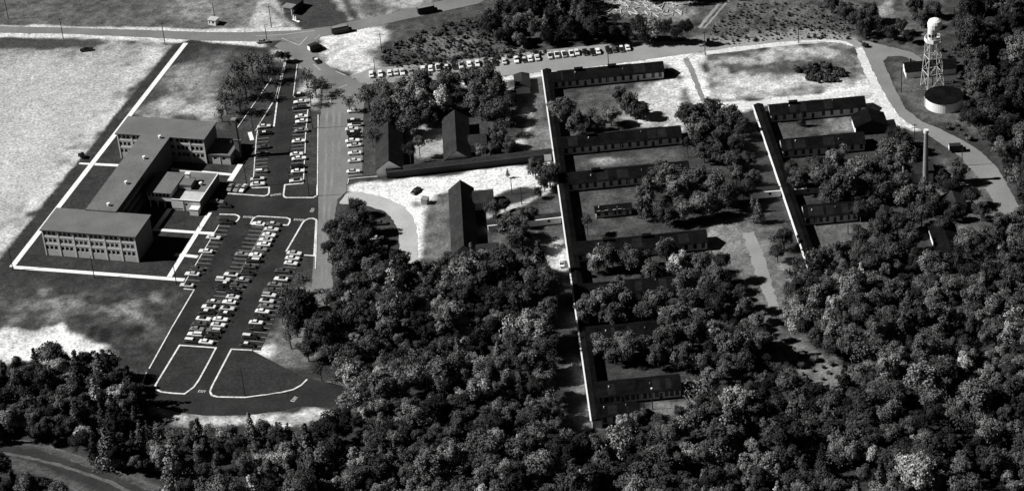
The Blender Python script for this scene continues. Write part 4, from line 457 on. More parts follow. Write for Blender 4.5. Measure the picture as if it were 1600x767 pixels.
# ---------------------------------------------------------------- wards, corridors, huts
WARD_ROOF = 'tar'
def ward(label, x, y, L, ang=1.2, Wd=8.4, eave=3.5, ridge=5.7, n=15, vents=1, lean=None, wins=True, wall='clap', cat='ward'):
    t = thing('ward', label, cat, (x, y, 0), R(ang), 'hospital wards' if cat == 'ward' else None)
    op = []
    if wins:
        s = L/n
        for k in range(n):
            cx = (k+.5)*s + rng.uniform(-.35, .35)
            if k % 7 == 4: op.append((cx-.55, cx+.55, .4, 2.7))
            else: op.append((cx-.66, cx+.66, 1.0, 3.15))
    w, r = gable(t, 0, L, 0, Wd, eave, ridge, 'x', wall, WARD_ROOF, op, bars=False)
    MB().box(.0, L, -.06, -.003, 0.0, .35).build('base_board', MAT['darkwood'], t)
    for k in range(vents):
        cx = L*(.25 + .3*k)
        MB().box(cx-1.6, cx+1.6, Wd/2-.7, Wd/2+.7, ridge-.35, ridge+.7).box(cx-1.75, cx+1.75, Wd/2-.85, Wd/2+.85, ridge+.7, ridge+.82).build('ridge_vent', MAT['tar'], r)
    for k in range(2):
        cx = L*(.2+.45*k) + rng.uniform(-1.5, 1.5); yy = Wd*rng.uniform(.22, .42); zz = eave + (ridge-eave)*yy/(Wd/2)
        MB().cyl((cx,yy,zz-.1),(cx,yy,zz+.7),.16,n=6).build('vent_pipe', MAT['grey' if k % 2 else 'white'], r)
    for k in range(3):
        cx = L*rng.uniform(.05, .8); w_ = rng.uniform(2.5, 6); s_ = (ridge-eave)/(Wd/2); y0_, y1_ = .3, Wd/2-.5
        MB().add([(cx,y0_,eave+s_*y0_+.175),(cx+w_,y0_,eave+s_*y0_+.175),(cx+w_,y1_,eave+s_*y1_+.175),(cx,y1_,eave+s_*y1_+.175)], [(0,1,2,3)]).build('roof_patch', MAT['felt2'], r)
    if lean:
        a, b = lean
        mb = MB().hull([(a,Wd+.02,0),(b,Wd+.02,0),(b,Wd+2.8,0),(a,Wd+2.8,0)], [(a,Wd+.02,3.0),(b,Wd+.02,3.0),(b,Wd+2.8,2.4),(a,Wd+2.8,2.4)])
        mb.build('lean_to', MAT['felt'], t)
    for k in range(3):
        cx = L*(.2+.3*k)
        MB().box(cx-.14, cx+.14, -.14, -.003, .36, 3.0).build('post', MAT['clap'], t)
    return t

ward('farthest ward on the long corridor, beside the upper road, casting a pointed shadow', 21.6, 114.6, 45.0, lean=(3, 33), vents=2)
ward('second ward from the upper road on the long corridor', 22.2, 61.2, 46.0, lean=(16, 40), vents=1)
ward('third ward from the upper road on the long corridor', 22.4, 34.0, 46.0, lean=(15, 33), vents=1)
ward('fourth long ward down the long corridor, its right end jutting out of trees', 22.6, -15.6, 47.0, vents=2)
ward('ward mostly hidden by trees just below the fourth', 22.8, -43.6, 42.0, vents=0)
ward('ward in deep tree shade, last but two on the long corridor', 23.0, -70.6, 30.0, vents=0)
ward('ward with a row of small windows behind the white-headed lamp post', 23.6, -103.6, 27.5, vents=0)
ward('nearest ward at the foot of the long corridor', 23.6, -114.6, 12.0, Wd=6.5, vents=0, n=4)
ward('small low hut standing between the third and fourth wards', 31.8, 13.4, 13.0, Wd=4.6, eave=2.5, ridge=3.6, n=5, vents=0, cat='hut')
ward('farthest ward on the second corridor, with a white gable end', 104.2, 72.6, 36.6, ang=.6, Wd=8.2, n=10, vents=1)
ward('second ward on the second corridor, its right end behind trees', 105.0, 44.8, 31.0, ang=.6, n=10, vents=0)
ward('third ward on the second corridor, with pale window piers', 106.4, -4.2, 19.0, ang=.6, n=8, vents=0)
ward('low dark ward at the near end of the second corridor', 107.5, -31.5, 18.0, ang=.6, Wd=6.5, eave=2.8, ridge=4.4, n=6, vents=0)

def corridor(name, label, x, y, x2, y2, w, h, side='x', cuts=(), n=0, wall='white', roof='felt'):
    """long covered corridor from (x,y) to (x2,y2); local X runs along it"""
    L = math.hypot(x2-x, y2-y); ang = math.atan2(y2-y, x2-x)
    t = thing(name, label, 'corridor', (x, y, 0), ang)
    cuts = [0] + [c_ for c_ in cuts] + [L]
    for a, b in zip(cuts, cuts[1:]):
        op = []
        if n:
            k = max(1, int((b-a)/n))
            op = [((a+(i+.5)*(b-a)/k)-.45, (a+(i+.5)*(b-a)/k)+.45, 1.0, 2.2) for i in range(k)]
        mb = MB(); wall_front(mb, a+.05, b-.05, 0, h, 0, op); windows(t, op, 0)
        mb.add([(a+.05,w,0),(b-.05,w,0),(b-.05,w,h),(a+.05,w,h)], [(0,3,2,1)])
        if a == 0: mb.add([(.05,w,0),(.05,0,0),(.05,0,h),(.05,w,h)], [(0,1,2,3)])
        if b == L: mb.add([(L-.05,0,0),(L-.05,w,0),(L-.05,w,h),(L-.05,0,h)], [(0,1,2,3)])
        mb.build('wall', MAT[wall], t)
    sec = [(-.12, h), (w+.3, h), (w+.3, h+.12), (w/2, h+.75), (-.12, h+.12)]
    MB().hull([(-.2, a, b+.02) for a, b in sec], [(L+.2, a, b+.02) for a, b in sec]).build('roof', MAT[roof], t)
    MB().box(-.2, L+.2, -.62, -.13, h-.25, h+.14).build('eave_board', MAT[wall], t)
    return t
# local -Y of a corridor running towards the camera (-Y world) is the west side
corridor('long_corridor', 'very long covered corridor with white west wall linking the left wards', 18.5, 126.0, 20.9, -116.0, 3.2, 3.1, cuts=(63, 118, 146, 170, 205), roof='tar')
corridor('second_corridor', 'shorter covered corridor with bright white wall linking the right-hand wards', 98.6, 82.0, 102.9, -34.0, 3.4, 3.2, cuts=(62, 84, 104), roof='tar')
corridor('covered_corridor', 'dark covered corridor above the white gravel yard', -45.2, 55.6, 18.2, 59.0, 3.4, 2.9, wall='darkwood')
MB().box(60.4, 63.2, -.75, -.64, .1, 2.9).build('pale_end_panel', MAT['white'], bpy.data.objects['covered_corridor'])
corridor('covered_link', 'short pale-walled covered link between lawn trees and the long corridor', -8.2, 10.8, 18.8, 12.4, 3.0, 2.7, n=9, wall='white')
corridor('covered_link', 'short pale-walled covered link meeting the second corridor from the left', 84.0, 17.6, 100.6, 17.6, 3.0, 2.7, n=6, wall='white')
corridor('covered_link', 'short pale-walled covered link on the right of the second corridor', 105.2, 17.6, 116.0, 17.4, 3.0, 2.7, n=6, wall='clap')

def hall(name, label, x0, x1, y0, y1, eave, ridge, along='y', wall='clap', roof='felt', op=(), cat='hall', bars=False):
    t = thing(name, label, cat, (x0, y0, 0)); gable(t, 0, x1-x0, 0, y1-y0, eave, ridge, along, wall, roof, op, bars=bars); return t
a_ = hall('chapel', 'gable-fronted hall with a pale front and one window beside the access road', -49, -39, 57, 88, 3.4, 7.2, wall='white', op=[(4.2, 5.6, 1.3, 2.9)])
b_ = hall('hall', 'long dark-roofed hall running away from the covered corridor', -22.8, -13, 60.2, 92, 3.4, 7.0)
c_h = hall('hall', 'long dark-roofed hall below the white gravel yard', -21.6, -12.8, -8, 37.5, 3.4, 7.0)
hall('hall_wing', 'east wing of the hall below the white gravel yard', -12.7, -5.6, 26.5, 35.0, 3.4, 5.2, 'x')
hall('hall_wing', 'small near wing of the hall below the white gravel yard', -12.7, -5.0, -9.5, -2.5, 3.2, 5.0, 'x')
hall('hall_wing', 'dark wing east of the hall above the covered corridor', -12.9, -6.6, 70, 78, 3.2, 5.0, 'x')
hall('link_block', 'narrow roof running away right of the dark hall wing', -6.5, -4.2, 59.9, 82, 2.6, 3.4)
hall('storage_shed', 'small dark shed below the upper road near the corridor head', 7.0, 12.6, 113.5, 125, 2.6, 3.4, roof='felt', cat='shed')
hall('hut', 'gable-fronted dark hut with white side beside the curving road', 134.6, 146.6, 57.5, 67, 3.4, 6.0, 'y', 'darkwood', 'tar', cat='hut')
h1w = MB().box(-.06, -.004, .1, 9.4, .1, 3.2).build('white_side', MAT['white'], bpy.data.objects['hut'])
hall('hut', 'long dark-roofed hut with white side wall among trees at the right', 148.8, 157.6, -36, -17, 3.4, 5.2, 'y', 'white', 'tar', cat='hut')
hall('hut', 'grey gable-fronted shed between the chimney and the road bend', 157.0, 164.6, -5.0, 2.5, 3.2, 5.2, 'y', 'grey', 'felt', cat='shed')
hall('boiler_house', 'dark boiler house with a white gable sliver behind the tall brick chimney', 147.2, 157.0, 18.5, 27.5, 4.2, 6.0, 'x', 'white', 'felt', cat='boiler house')
hh = hall('hut', 'long dark-roofed hut with white gable end behind the lattice tower', 161.2, 181, 98.4, 105.6, 3.0, 5.2, 'x', 'white', 'tar', cat='hut')
MB().box(2.0, 2.8, 4.2, 5.0, 4.0, 6.6).build('chimney', MAT['stack'], hh)

# tall round brick chimney
t = thing('chimney', 'tall round pale brick chimney among the right-hand trees', 'chimney', (CHIMNEY[0], CHIMNEY[1], 0))
MB().cyl((0,0,0),(0,0,21.4),1.15,.72,16).build('shaft', MAT['stack'], t)
MB().cyl((0,0,21.4),(0,0,22.6),.98,.98,16).build('crown', MAT['pier'], t)
# water tank
t = thing('water_tank', 'wide round white water tank with black conical roof', 'water tank', (TANK[0], TANK[1], 0))
MB().cyl((0,0,0),(0,0,4.1),7.3,7.3,48).build('wall', MAT['white'], t)
MB().cyl((0,0,4.1),(0,0,4.3),7.5,7.5,48).cyl((0,0,4.3),(0,0,5.5),7.4,.5,48).build('roof', MAT['tar'], t)
MB().box(-7.6,-7.3,-.3,.3,0,4.1).build('ladder', MAT['steel'], t)
# lattice tower
t = thing('lattice_tower', 'tall white steel lattice tower with round-topped lookout cab', 'tower', (TOWER[0], TOWER[1], 0), R(12))
levels = [(0, 3.5), (7.2, 3.05), (14.0, 2.6), (20.8, 2.15)]
cr = lambda w: [(-w,-w), (w,-w), (w,w), (-w,w)]
for k in range(4):
    x, y = cr(levels[0][1])[k]; X, Y = cr(levels[-1][1])[k]
    MB().cyl((x,y,0),(X,Y,20.8),.2,.16,6).build('leg', MAT['steel'], t)
for (z0, w0), (z1, w1) in zip(levels, levels[1:]):
    A, B = cr(w0), cr(w1)
    for k in range(4):
        j = (k+1) % 4
        MB().cyl((*A[k], z0), (*B[j], z1), .10, n=5).build('brace', MAT['steel'], t)
        MB().cyl((*A[j], z0), (*B[k], z1), .10, n=5).build('brace', MAT['steel'], t)
        MB().cyl((*B[k], z1), (*B[j], z1), .14, n=5).build('girt', MAT['steel'], t)
MB().cyl((0,0,0),(0,0,20.8),.22,n=6).build('riser_pipe', MAT['pole'], t)
oct_ = lambda r, z: [(r*math.cos(R(22.5+45*i)), r*math.sin(R(22.5+45*i)), z) for i in range(8)]
MB().hull(oct_(3.5,20.8), oct_(3.5,21.1)).build('platform', MAT['whitepaint'], t)
P0 = oct_(3.45, 21.1); rail = MB()
for i in range(8):
    a, b = Vector(P0[i]), Vector(P0[(i+1) % 8])
    rail.cyl(a, a+Vector((0,0,1.3)), .06, n=5).cyl(a+Vector((0,0,1.3)), b+Vector((0,0,1.3)), .07, n=5).cyl(a+Vector((0,0,.7)), b+Vector((0,0,.7)), .06, n=5)
rail.build('railing', MAT['whitepaint'], t)
P1 = oct_(3.5, 21.1)
for i in (2, 3, 4, 5):
    a, b = P1[i], P1[(i+1) % 8]
    MB().hull([a, b, (b[0]*.97,b[1]*.97,21.1), (a[0]*.97,a[1]*.97,21.1)], [(a[0],a[1],22.4),(b[0],b[1],22.4),(b[0]*.97,b[1]*.97,22.4),(a[0]*.97,a[1]*.97,22.4)]).build('skirt_panel', MAT['whitepaint'], t)
cab = MB().cyl((-.5,0,21.1),(-.5,0,26.0),1.75,1.75,16).build('cab', MAT['whitepaint'], t)
for k in range(5):
    an = R(-150 + 45*k)
    w_ = MB().box(-.45, .45, -.04, .0, 23.0, 24.2).build('window', MAT['glass'], cab); w_.location = (-.5+1.76*math.cos(an), 1.76*math.sin(an), 0); w_.rotation_euler = (0, 0, an+R(90))
dome = MB(); N = 16
prof = [(2.2, 26.0), (2.75, 26.6), (2.8, 28.4), (2.4, 29.4), (1.5, 30.0), (.3, 30.2)]
for (r0, z0), (r1, z1) in zip(prof, prof[1:]):
    dome.cyl((.5,0,z0),(.5,0,z1), r0, r1, N)
dome.build('domed_top', MAT['whitepaint'], t)

# guard booth, roadside station, crate
t = thing('guard_booth', 'tiny white guard booth with two dark windows beside the highway', 'booth', (*MISC['booth'], 0), R(-26))
mb = MB(); op = [(.4, .95, .7, 2.0), (1.9, 2.9, .8, 2.0)]; wall_front(mb, 0, 3.6, 0, 2.5, 0, op)
mb.add([(3.6,0,0),(3.6,3,0),(3.6,3,2.5),(3.6,0,2.5)], [(0,1,2,3)]).add([(0,3,0),(0,0,0),(0,0,2.5),(0,3,2.5)], [(0,1,2,3)]).add([(3.6,3,0),(0,3,0),(0,3,2.5),(3.6,3,2.5)], [(0,1,2,3)])
mb.build('wall', MAT['white'], t); windows(t, op, 0)
MB().box(-.3, 3.9, -.3, 3.3, 2.5, 2.7).build('roof', MAT['palegravel'], t)
t = thing('roadside_station', 'small dark roadside station with pale canopy roof beyond the highway', 'station', (MISC['station'][0]-1, MISC['station'][1]-2, 0), R(-30))
flat_block(t, -3.4, 3.2, 1.8, 7.5, 3.0, 'darkwood', [(-1, .5, .8, 2.2)], over=.2, th=.2, roofmat='felt')
MB().box(-1.6, 3.4, -2.6, 1.5, 3.4, 3.6).build('canopy', MAT['grey'], t)
for x in (-1.3, 3.1): MB().box(x-.12, x+.12, -2.4, -2.2, 0, 3.4).build('post', MAT['white'], t)
t = thing('pump_island', 'white pump island in front of the roadside station', 'pump island', (*MISC['pumps'], 0), R(-50))
MB().box(-2.2, 2.2, -.5, .5, 0, .3).build('kerb', MAT['white'], t)
for x in (-1.6, -.2): MB().box(x-.3, x+.3, -.25, .25, .3, 1.7).box(x-.2, x+.2, -.2, .2, 1.7, 2.1).build('pump', MAT['white'], t)
t = thing('crate', 'weathered grey box hut on the white gravel yard', 'box hut', (*MISC['crate'], 0), R(-25))
MB().box(-1.2, 1.2, -1.1, 1.1, 0, 2.1).build('body', MAT['grey'], t); MB().hull([(-1.35,-1.25,2.1),(1.35,-1.25,2.1),(1.35,1.25,2.1),(-1.35,1.25,2.1)], [(-1.35,-1.25,2.2),(1.35,-1.25,2.2),(1.35,1.25,2.45),(-1.35,1.25,2.45)]).build('lid', MAT['grey'], t)

# ---------------------------------------------------------------- poles
for i, ((x, y), h, arm, label) in enumerate(POLES):
    t = thing('utility_pole' if arm in (1, 2) else 'light_pole', label, 'pole', (x, y, 0), R(rng.uniform(-25, 25)), 'poles')
    MB().cyl((0,0,0),(0,0,h),.19,.12,7).build('shaft', MAT['pole'], t)
    if arm in (1, 2):
        for k in range(arm): MB().box(-1.1, 1.1, -.07, .07, h-.7-k*1.1, h-.52-k*1.1).build('crossarm', MAT['pole'], t)
    elif arm == 0:
        MB().cyl((0,0,h-.2),(1.0,0,h+.15),.05,n=5).build('bracket', MAT['pole'], t); MB().box(.8,1.4,-.14,.14,h+.08,h+.2).build('lamp_head', MAT['pole'], t)
    else:
        MB().cyl((0,0,h),(0,0,h+.5),.25,.32,8).build('lamp_head', MAT['whitepaint'], t)

# ---------------------------------------------------------------- cars
def loft(sts):
    """stations (x, halfwidth, zbottom, zshoulder, ztop) -> closed hull"""
    mb = MB(); ring = []
    for x, w, zb, zs, zt in sts:
        ring.append([(x,-w*.94,zb),(x,-w,(zb+zs)/2),(x,-w*.97,zs),(x,-w*.86,zt),(x,w*.86,zt),(x,w*.97,zs),(x,w,(zb+zs)/2),(x,w*.94,zb)])
    V = [p for r_ in ring for p in r_]; F = []
    for i in range(len(ring)-1):
        for k in range(8): a = i*8; F.append((a+k, a+8+k, a+8+(k+1) % 8, a+(k+1) % 8))
    F.append(tuple(range(8))); F.append(tuple(range(len(V)-8, len(V)))[::-1])
    return mb.add(V, F)
def fix(m):
    bm = bmesh.new(); bm.from_mesh(m); bmesh.ops.recalc_face_normals(bm, faces=bm.faces); bm.to_mesh(m); bm.free(); return m
def mk(mb, name, mat): m = fix(mb.mesh(name)); m.materials.append(MAT[mat]); return m
CAR = dict(
    body=mk(loft([(-2.72,.84,.42,.72,.80),(-2.6,.94,.34,.84,.92),(-1.6,.98,.3,.90,1.0),(.7,.98,.3,.90,1.0),(1.2,.98,.3,.88,.97),(2.5,.95,.34,.82,.90),(2.72,.86,.42,.70,.78)]), 'body', 'car'),
    glass=mk(MB().hull([(-1.75,-.80,.98),(1.05,-.80,.98),(1.05,.80,.98),(-1.75,.80,.98)], [(-1.05,-.64,1.42),(.35,-.64,1.42),(.35,.64,1.42),(-1.05,.64,1.42)]), 'greenhouse', 'glass'),
    roof=mk(MB().hull([(-1.15,-.69,1.40),(.45,-.69,1.40),(.45,.69,1.40),(-1.15,.69,1.40)], [(-1.0,-.58,1.50),(.28,-.58,1.50),(.28,.58,1.50),(-1.0,.58,1.50)]), 'roof', 'car'),
    wglass=mk(MB().hull([(-2.55,-.80,.98),(1.05,-.80,.98),(1.05,.80,.98),(-2.55,.80,.98)], [(-2.4,-.66,1.45),(.35,-.66,1.45),(.35,.66,1.45),(-2.4,.66,1.45)]), 'greenhouse', 'glass'),
    wroof=mk(MB().hull([(-2.5,-.70,1.43),(.45,-.70,1.43),(.45,.70,1.43),(-2.5,.70,1.43)], [(-2.4,-.6,1.53),(.3,-.6,1.53),(.3,.6,1.53),(-2.4,.6,1.53)]), 'roof', 'car'),
    wheel=mk(MB().cyl((0,-.1,0),(0,.1,0),.35,n=12), 'wheel', 'tyre'), bumper=mk(MB().box(-.06,.06,-.9,.9,.42,.56), 'bumper', 'steel'))
STY = {'W': (.82,.82,'white'), 'WD': (.78,.03,'white dark-roofed'), 'WG': (.74,.38,'white grey-roofed'), 'GW': (.16,.76,'grey white-roofed'), 'G': (.24,.24,'grey'), 'D': (.07,.07,'dark grey'), 'K': (.014,.014,'black'), 'BW': (.014,.74,'black white-roofed')}
def car(x, y, ang, sty, label, group=None, wagon=False):
    b, r_, _n = STY[sty]; k = rng.choice((.8, .92, 1.0, 1.05, 1.08))
    t = thing('parked_car', label, 'car', (x, y, .085), R(ang), group); s_ = rng.uniform(.9, 1.04); t.scale = (s_, rng.uniform(.95, 1.04), rng.uniform(.96, 1.06))
    inst('body', CAR['body'], t, color=min(.85, b*k))
    inst('greenhouse', CAR['wglass' if wagon else 'glass'], t); inst('roof', CAR['wroof' if wagon else 'roof'], t, color=min(.85, r_*k))
    for a in (-1.65, 1.6):
        for s in (-.86, .86): inst('wheel', CAR['wheel'], t, (a, s, .35))
    for a in (-2.74, 2.74): inst('bumper', CAR['bumper'], t, (a, 0, 0))
    return t
used = {}
for key, desc, ang, cars in ROWS:
    n = len(cars)
    for i, (x, y, sty) in enumerate(cars):
        wagon = rng.random() < .14
        fromleft = key in ('h', 'j')
        ref = 'left' if fromleft else 'far end'
        lab = f"{STY[sty][2]} {'station wagon' if wagon else 'car'}, {ORD[i]} from {ref} of {desc}"
        flip = 180 if (rng.random() < .35) else 0
        car(x + rng.uniform(-.25, .25), y + rng.uniform(-.1, .1), ang + rng.uniform(-2, 2) + flip, sty, lab, 'cars parked in rows', wagon)
for (x, y), ang, sty, lab in LOOSE_CARS: car(x, y, ang, sty, lab)
car(MISC['rock'][0], MISC['rock'][1], 58, 'K', 'black car standing alone on the white gravel yard')

for (x, y), ang, kind, lab in TRUCKS:
    t = thing('bus' if kind == 'bus' else 'truck', lab, kind, (x, y, .06), R(ang))
    if kind == 'bus':
        mk_ = loft([(-4.4,1.15,.5,2.5,2.95),(-4.2,1.22,.45,2.6,3.05),(2.6,1.22,.45,2.6,3.05),(2.9,1.18,.45,2.4,2.9)])
        b_o = mk_.build('body', MAT['darkwood'], t); fix(b_o.data)
        fix(loft([(2.9,1.0,.5,1.2,1.4),(4.2,.9,.5,1.1,1.3),(4.35,.8,.6,.9,1.0)]).build('hood', MAT['darkwood'], t).data)
        MB().box(-4.2, 2.6, -.95, .95, 3.055, 3.1).build('roof', MAT['grey'], t)
        for k in range(8):
            for s in (-1, 1): MB().box(-3.9+k*.8, -3.3+k*.8, s*1.23-.02, s*1.23+.02, 1.7, 2.4).build('window', MAT['glass'], b_o)
        wh = ((-2.8, 1.0), (3.3, .85))
    else:
        b_o = MB().box(-3.2, 1.2, -1.15, 1.15, .8, 3.0).build('body', MAT['darkwood'], t)
        MB().box(-3.15, 1.15, -1.1, 1.1, 3.004, 3.05).build('roof', MAT['felt'], t)
        fix(loft([(1.25,1.0,.5,1.9,2.2),(2.1,1.0,.5,1.7,2.1),(2.2,1.0,.5,1.1,1.3),(3.2,.85,.5,1.0,1.15)]).build('cab', MAT['darkwood'], t).data)
        MB().box(-3.26, -3.204, -1.0, 1.0, .95, 2.8).build('tail_door', MAT['white'], t)
        wh = ((-2.0, 1.0), (2.3, .85))
    for a, s_ in wh:
        for s in (-s_, s_): inst('wheel', CAR['wheel'], t, (a, s, .45), 0, (1.3, 1.3, 1.3))

# ---------------------------------------------------------------- trees
def leafcloud(seed, n, size, clumps, rad=(.28,.42), shell=.72, squash=.85, cone=False, spread=1.0):
    r = np.random.default_rng(seed)
    if cone:
        h = r.random(clumps)**.8; ang = r.random(clumps)*2*np.pi; rr = (1-h)*.62*(.55+.45*r.random(clumps))
        C = np.stack([rr*np.cos(ang), rr*np.sin(ang), -1.25+h*2.7], 1); cr_ = (.32*(1-h)+.12)*r.uniform(.8, 1.2, clumps)
    else:
        d = r.normal(size=(clumps, 3)); d /= np.linalg.norm(d, axis=1)[:, None]; d[:, 2] = np.where(d[:, 2] < -.55, -d[:, 2], d[:, 2])
        C = d * (shell*r.random(clumps)**.42)[:, None]*np.array([1, 1, squash])
        C *= 1 + .2*np.sin(np.arctan2(C[:, 1], C[:, 0])*3 + seed)[:, None] + .12*np.sin(np.arctan2(C[:, 1], C[:, 0])*5 + 2*seed)[:, None]
        cr_ = r.uniform(*rad, clumps)
    k = r.choice(clumps, n, p=cr_**2/np.sum(cr_**2))
    d = r.normal(size=(n, 3)); d[:, 2] += .25; d /= np.linalg.norm(d, axis=1)[:, None]
    pos = C[k] + d*(cr_[k]*spread*(.45+.75*r.random(n)**.8))[:, None]
    nrm = .7*d + .6*pos/(np.linalg.norm(pos, axis=1)[:, None]+.05) + .55*r.normal(size=(n, 3)); nrm /= np.linalg.norm(nrm, axis=1)[:, None]
    a = np.cross(nrm, r.normal(size=(n, 3))); a /= np.linalg.norm(a, axis=1)[:, None]; b = np.cross(nrm, a)
    s = size*r.uniform(.55, 1.35, n); s2 = s*r.uniform(.55, 1, n)
    co_ = np.stack([pos-(a*s[:,None]+b*s2[:,None])*.5, pos+(b*s2[:,None]-a*s[:,None])*.5, pos+(a*s[:,None]+b*s2[:,None])*.5, pos+(a*s[:,None]-b*s2[:,None])*.5], 1).reshape(-1, 3)
    cs = r.uniform(.4, 1.8, clumps); sh = cs[k]*r.uniform(.75, 1.25, n)
    return co_, np.arange(4*n).reshape(-1, 4), sh
def leafmesh(name, args):
    co_, q_, sh = args; m = np_mesh(name, co_, q_)
    at = m.attributes.new('shade', 'FLOAT', 'FACE'); at.data.foreach_set('value', sh.astype(np.float32)); m.materials.append(MAT['leaf']); return m
def trunkmesh(seed, limbs=6):
    r = random.Random(seed); mb = MB()
    mb.cyl((0,0,0),(.02,.01,.6),.075,.055,7).cyl((.02,.01,.58),(.0,.03,1.25),.055,.02,6)
    for k in range(limbs):
        an = k*2.4 + r.uniform(-.4, .4); z = r.uniform(.55, .95); L = r.uniform(.4, .7)
        e = (L*math.cos(an), L*math.sin(an), z + r.uniform(.15, .4)); m_ = (e[0]*.5, e[1]*.5, z+.1)
        mb.cyl((0,.01,z), m_, .035, .025, 5).cyl(m_, e, .025, .008, 5)
    m = mb.mesh('trunk'); m.materials.append(MAT['bark']); return m
CROWN = {'b': [leafmesh('crown', leafcloud(s, 5200, .088, 46, rad=(.15,.36), shell=.84, squash=(.8,1.05,1.25)[s%3])) for s in range(9)],
         's': [leafmesh('crown', leafcloud(40+s, 620, .095, 34, rad=(.2,.34), shell=.85)) for s in range(3)],
         'c': [leafmesh('crown', leafcloud(60+s, 2200, .11, 34, cone=True)) for s in range(2)],
         'u': [leafmesh('crown', leafcloud(80+s, 700, .22, 12, squash=.6, shell=.65)) for s in range(4)]}
CROWN['t'] = CROWN['b']
TRUNK = [trunkmesh(s) for s in range(4)]
def tonew(t): return 'pale' if t > .25 else 'light' if t >= .13 else 'mid-grey' if t >= .07 else 'dark'
def tree(x, y, r, hc, tone_, k, label, group):
    nm = {'c': 'conifer_tree', 's': 'bare_tree', 'u': 'shrub'}.get(k, 'leafy_tree')
    cm = rng.choice(CROWN[k])
    t = thing(nm, label, 'shrub' if k == 'u' else 'tree', (x, y, 0), rng.uniform(0, 6.28), group)
    sz = rng.uniform(.88, 1.12)*(1.0 if k != 's' else 1.15)
    inst('crown', cm, t, (0, 0, hc), 0, (r, r*rng.uniform(.9, 1.08), r*sz), tone_)
    if k != 'u': inst('trunk', rng.choice(TRUNK), t, (0, 0, 0), 0, (r, r, hc))
    return t

singles = {}
for e in SINGLE_TREES: singles.setdefault(e[0], []).append(e)
n_tree = 0
for zone, L in singles.items():
    L = sorted(L, key=lambda e: e[1])
    for i, (_, x, y, r, hc, tn, k) in enumerate(L):
        kind = {'c': 'pointed conifer', 's': 'thin bare tree', 'u': 'low bush', 't': 'long-stemmed tree'}.get(k, 'round leafy tree')
        tree(x, y, r, hc, tn, k, f'{tonew(tn)} {kind}, {ORD[i]} from the left in {zone}', 'trees in ' + zone.replace('the ', '', 1)); n_tree += k != 'u'

cand = []
fr = random.Random(23)
for zone, P, r0, r1, tones, sp_, k in FORESTS:
    px = [p[0] for p in P]; py = [p[1] for p in P]; pts = []
    area = (max(px)-min(px))*(max(py)-min(py))
    X = np.array([fr.uniform(min(px), max(px)) for _ in range(int(area/sp_**2*14))]); Y = np.array([fr.uniform(min(py), max(py)) for _ in range(len(X))])
    ok = inside_dist(P, X, Y) > 0
    grid = {}
    for x, y in zip(X[ok], Y[ok]):
        s = sp_*fr.uniform(.75, 1.1); gi, gj = int(x//sp_), int(y//sp_)
        if any((x-a)**2+(y-b)**2 < s*s for i in (-1,0,1) for j in (-1,0,1) for a, b in grid.get((gi+i, gj+j), ())): continue
        grid.setdefault((gi, gj), []).append((x, y)); pts.append((x, y))
    wts = [w for _, w in tones]
    for x, y in pts:
        r = (r0 + (r1-r0)*fr.random()**2) if k == 'u' else fr.uniform(r0, r1)*fr.choice((.6,.8,1,1.1,1.3)); tn = fr.choices([t_ for t_, _ in tones], wts)[0]*fr.uniform(.85, 1.15)
        kk = k
        if k == 'b':
            tn = min(.42, tn*(.45 + 1.1*float(lattice(np.array([x]), np.array([y]), 15, 77)[0])))
            q_ = fr.random()
            if q_ < (.34 if 'left' in zone else .07): kk = 'c'
            elif q_ > .90: kk = 's'
        hc = r*.55 if k == 'u' else r*1.0 + fr.uniform(1.0, 6.5)
        if kk == 'c': r *= 1.15; hc = r*1.3 + fr.uniform(.5, 2.5)
        cand.append((zone, x, y, r, hc, tn, kk))
trees_ = [e for e in cand if e[6] != 'u']; shrubs_ = [e for e in cand if e[6] == 'u']
cp = cam.matrix_world.translation
inview = lambda e: True
trees_.sort(key=lambda e: -e[3]/(Vector((e[1], e[2], e[4]))-cp).length * (1 if -150 < e[2]-0.0 and abs(e[1]) < 200 else .01))
keep, rest = trees_[:max(0, 300-n_tree)], trees_[max(0, 300-n_tree):]
keep_s, rest_s = sorted(shrubs_, key=lambda e: -e[3])[:160], sorted(shrubs_, key=lambda e: -e[3])[160:]
byzone = {}
for e in keep + keep_s: byzone.setdefault(e[0], []).append(e)
for zone, L in byzone.items():
    rows_ = {}
    for e in L: rows_.setdefault(int(e[2]//9), []).append(e)
    for ri_, rk in enumerate(sorted(rows_)):
        for i, e in enumerate(sorted(rows_[rk], key=lambda e: e[1])):
            kind = {'c': 'conifer', 's': 'bare tree', 'u': 'bush'}.get(e[6], 'leafy tree')
            tree(e[1], e[2], e[3], e[4], e[5], e[6], f'{tonew(e[5])} {kind}, {ORD[i]} from left in {ORD[ri_]} row of {zone}', zone)

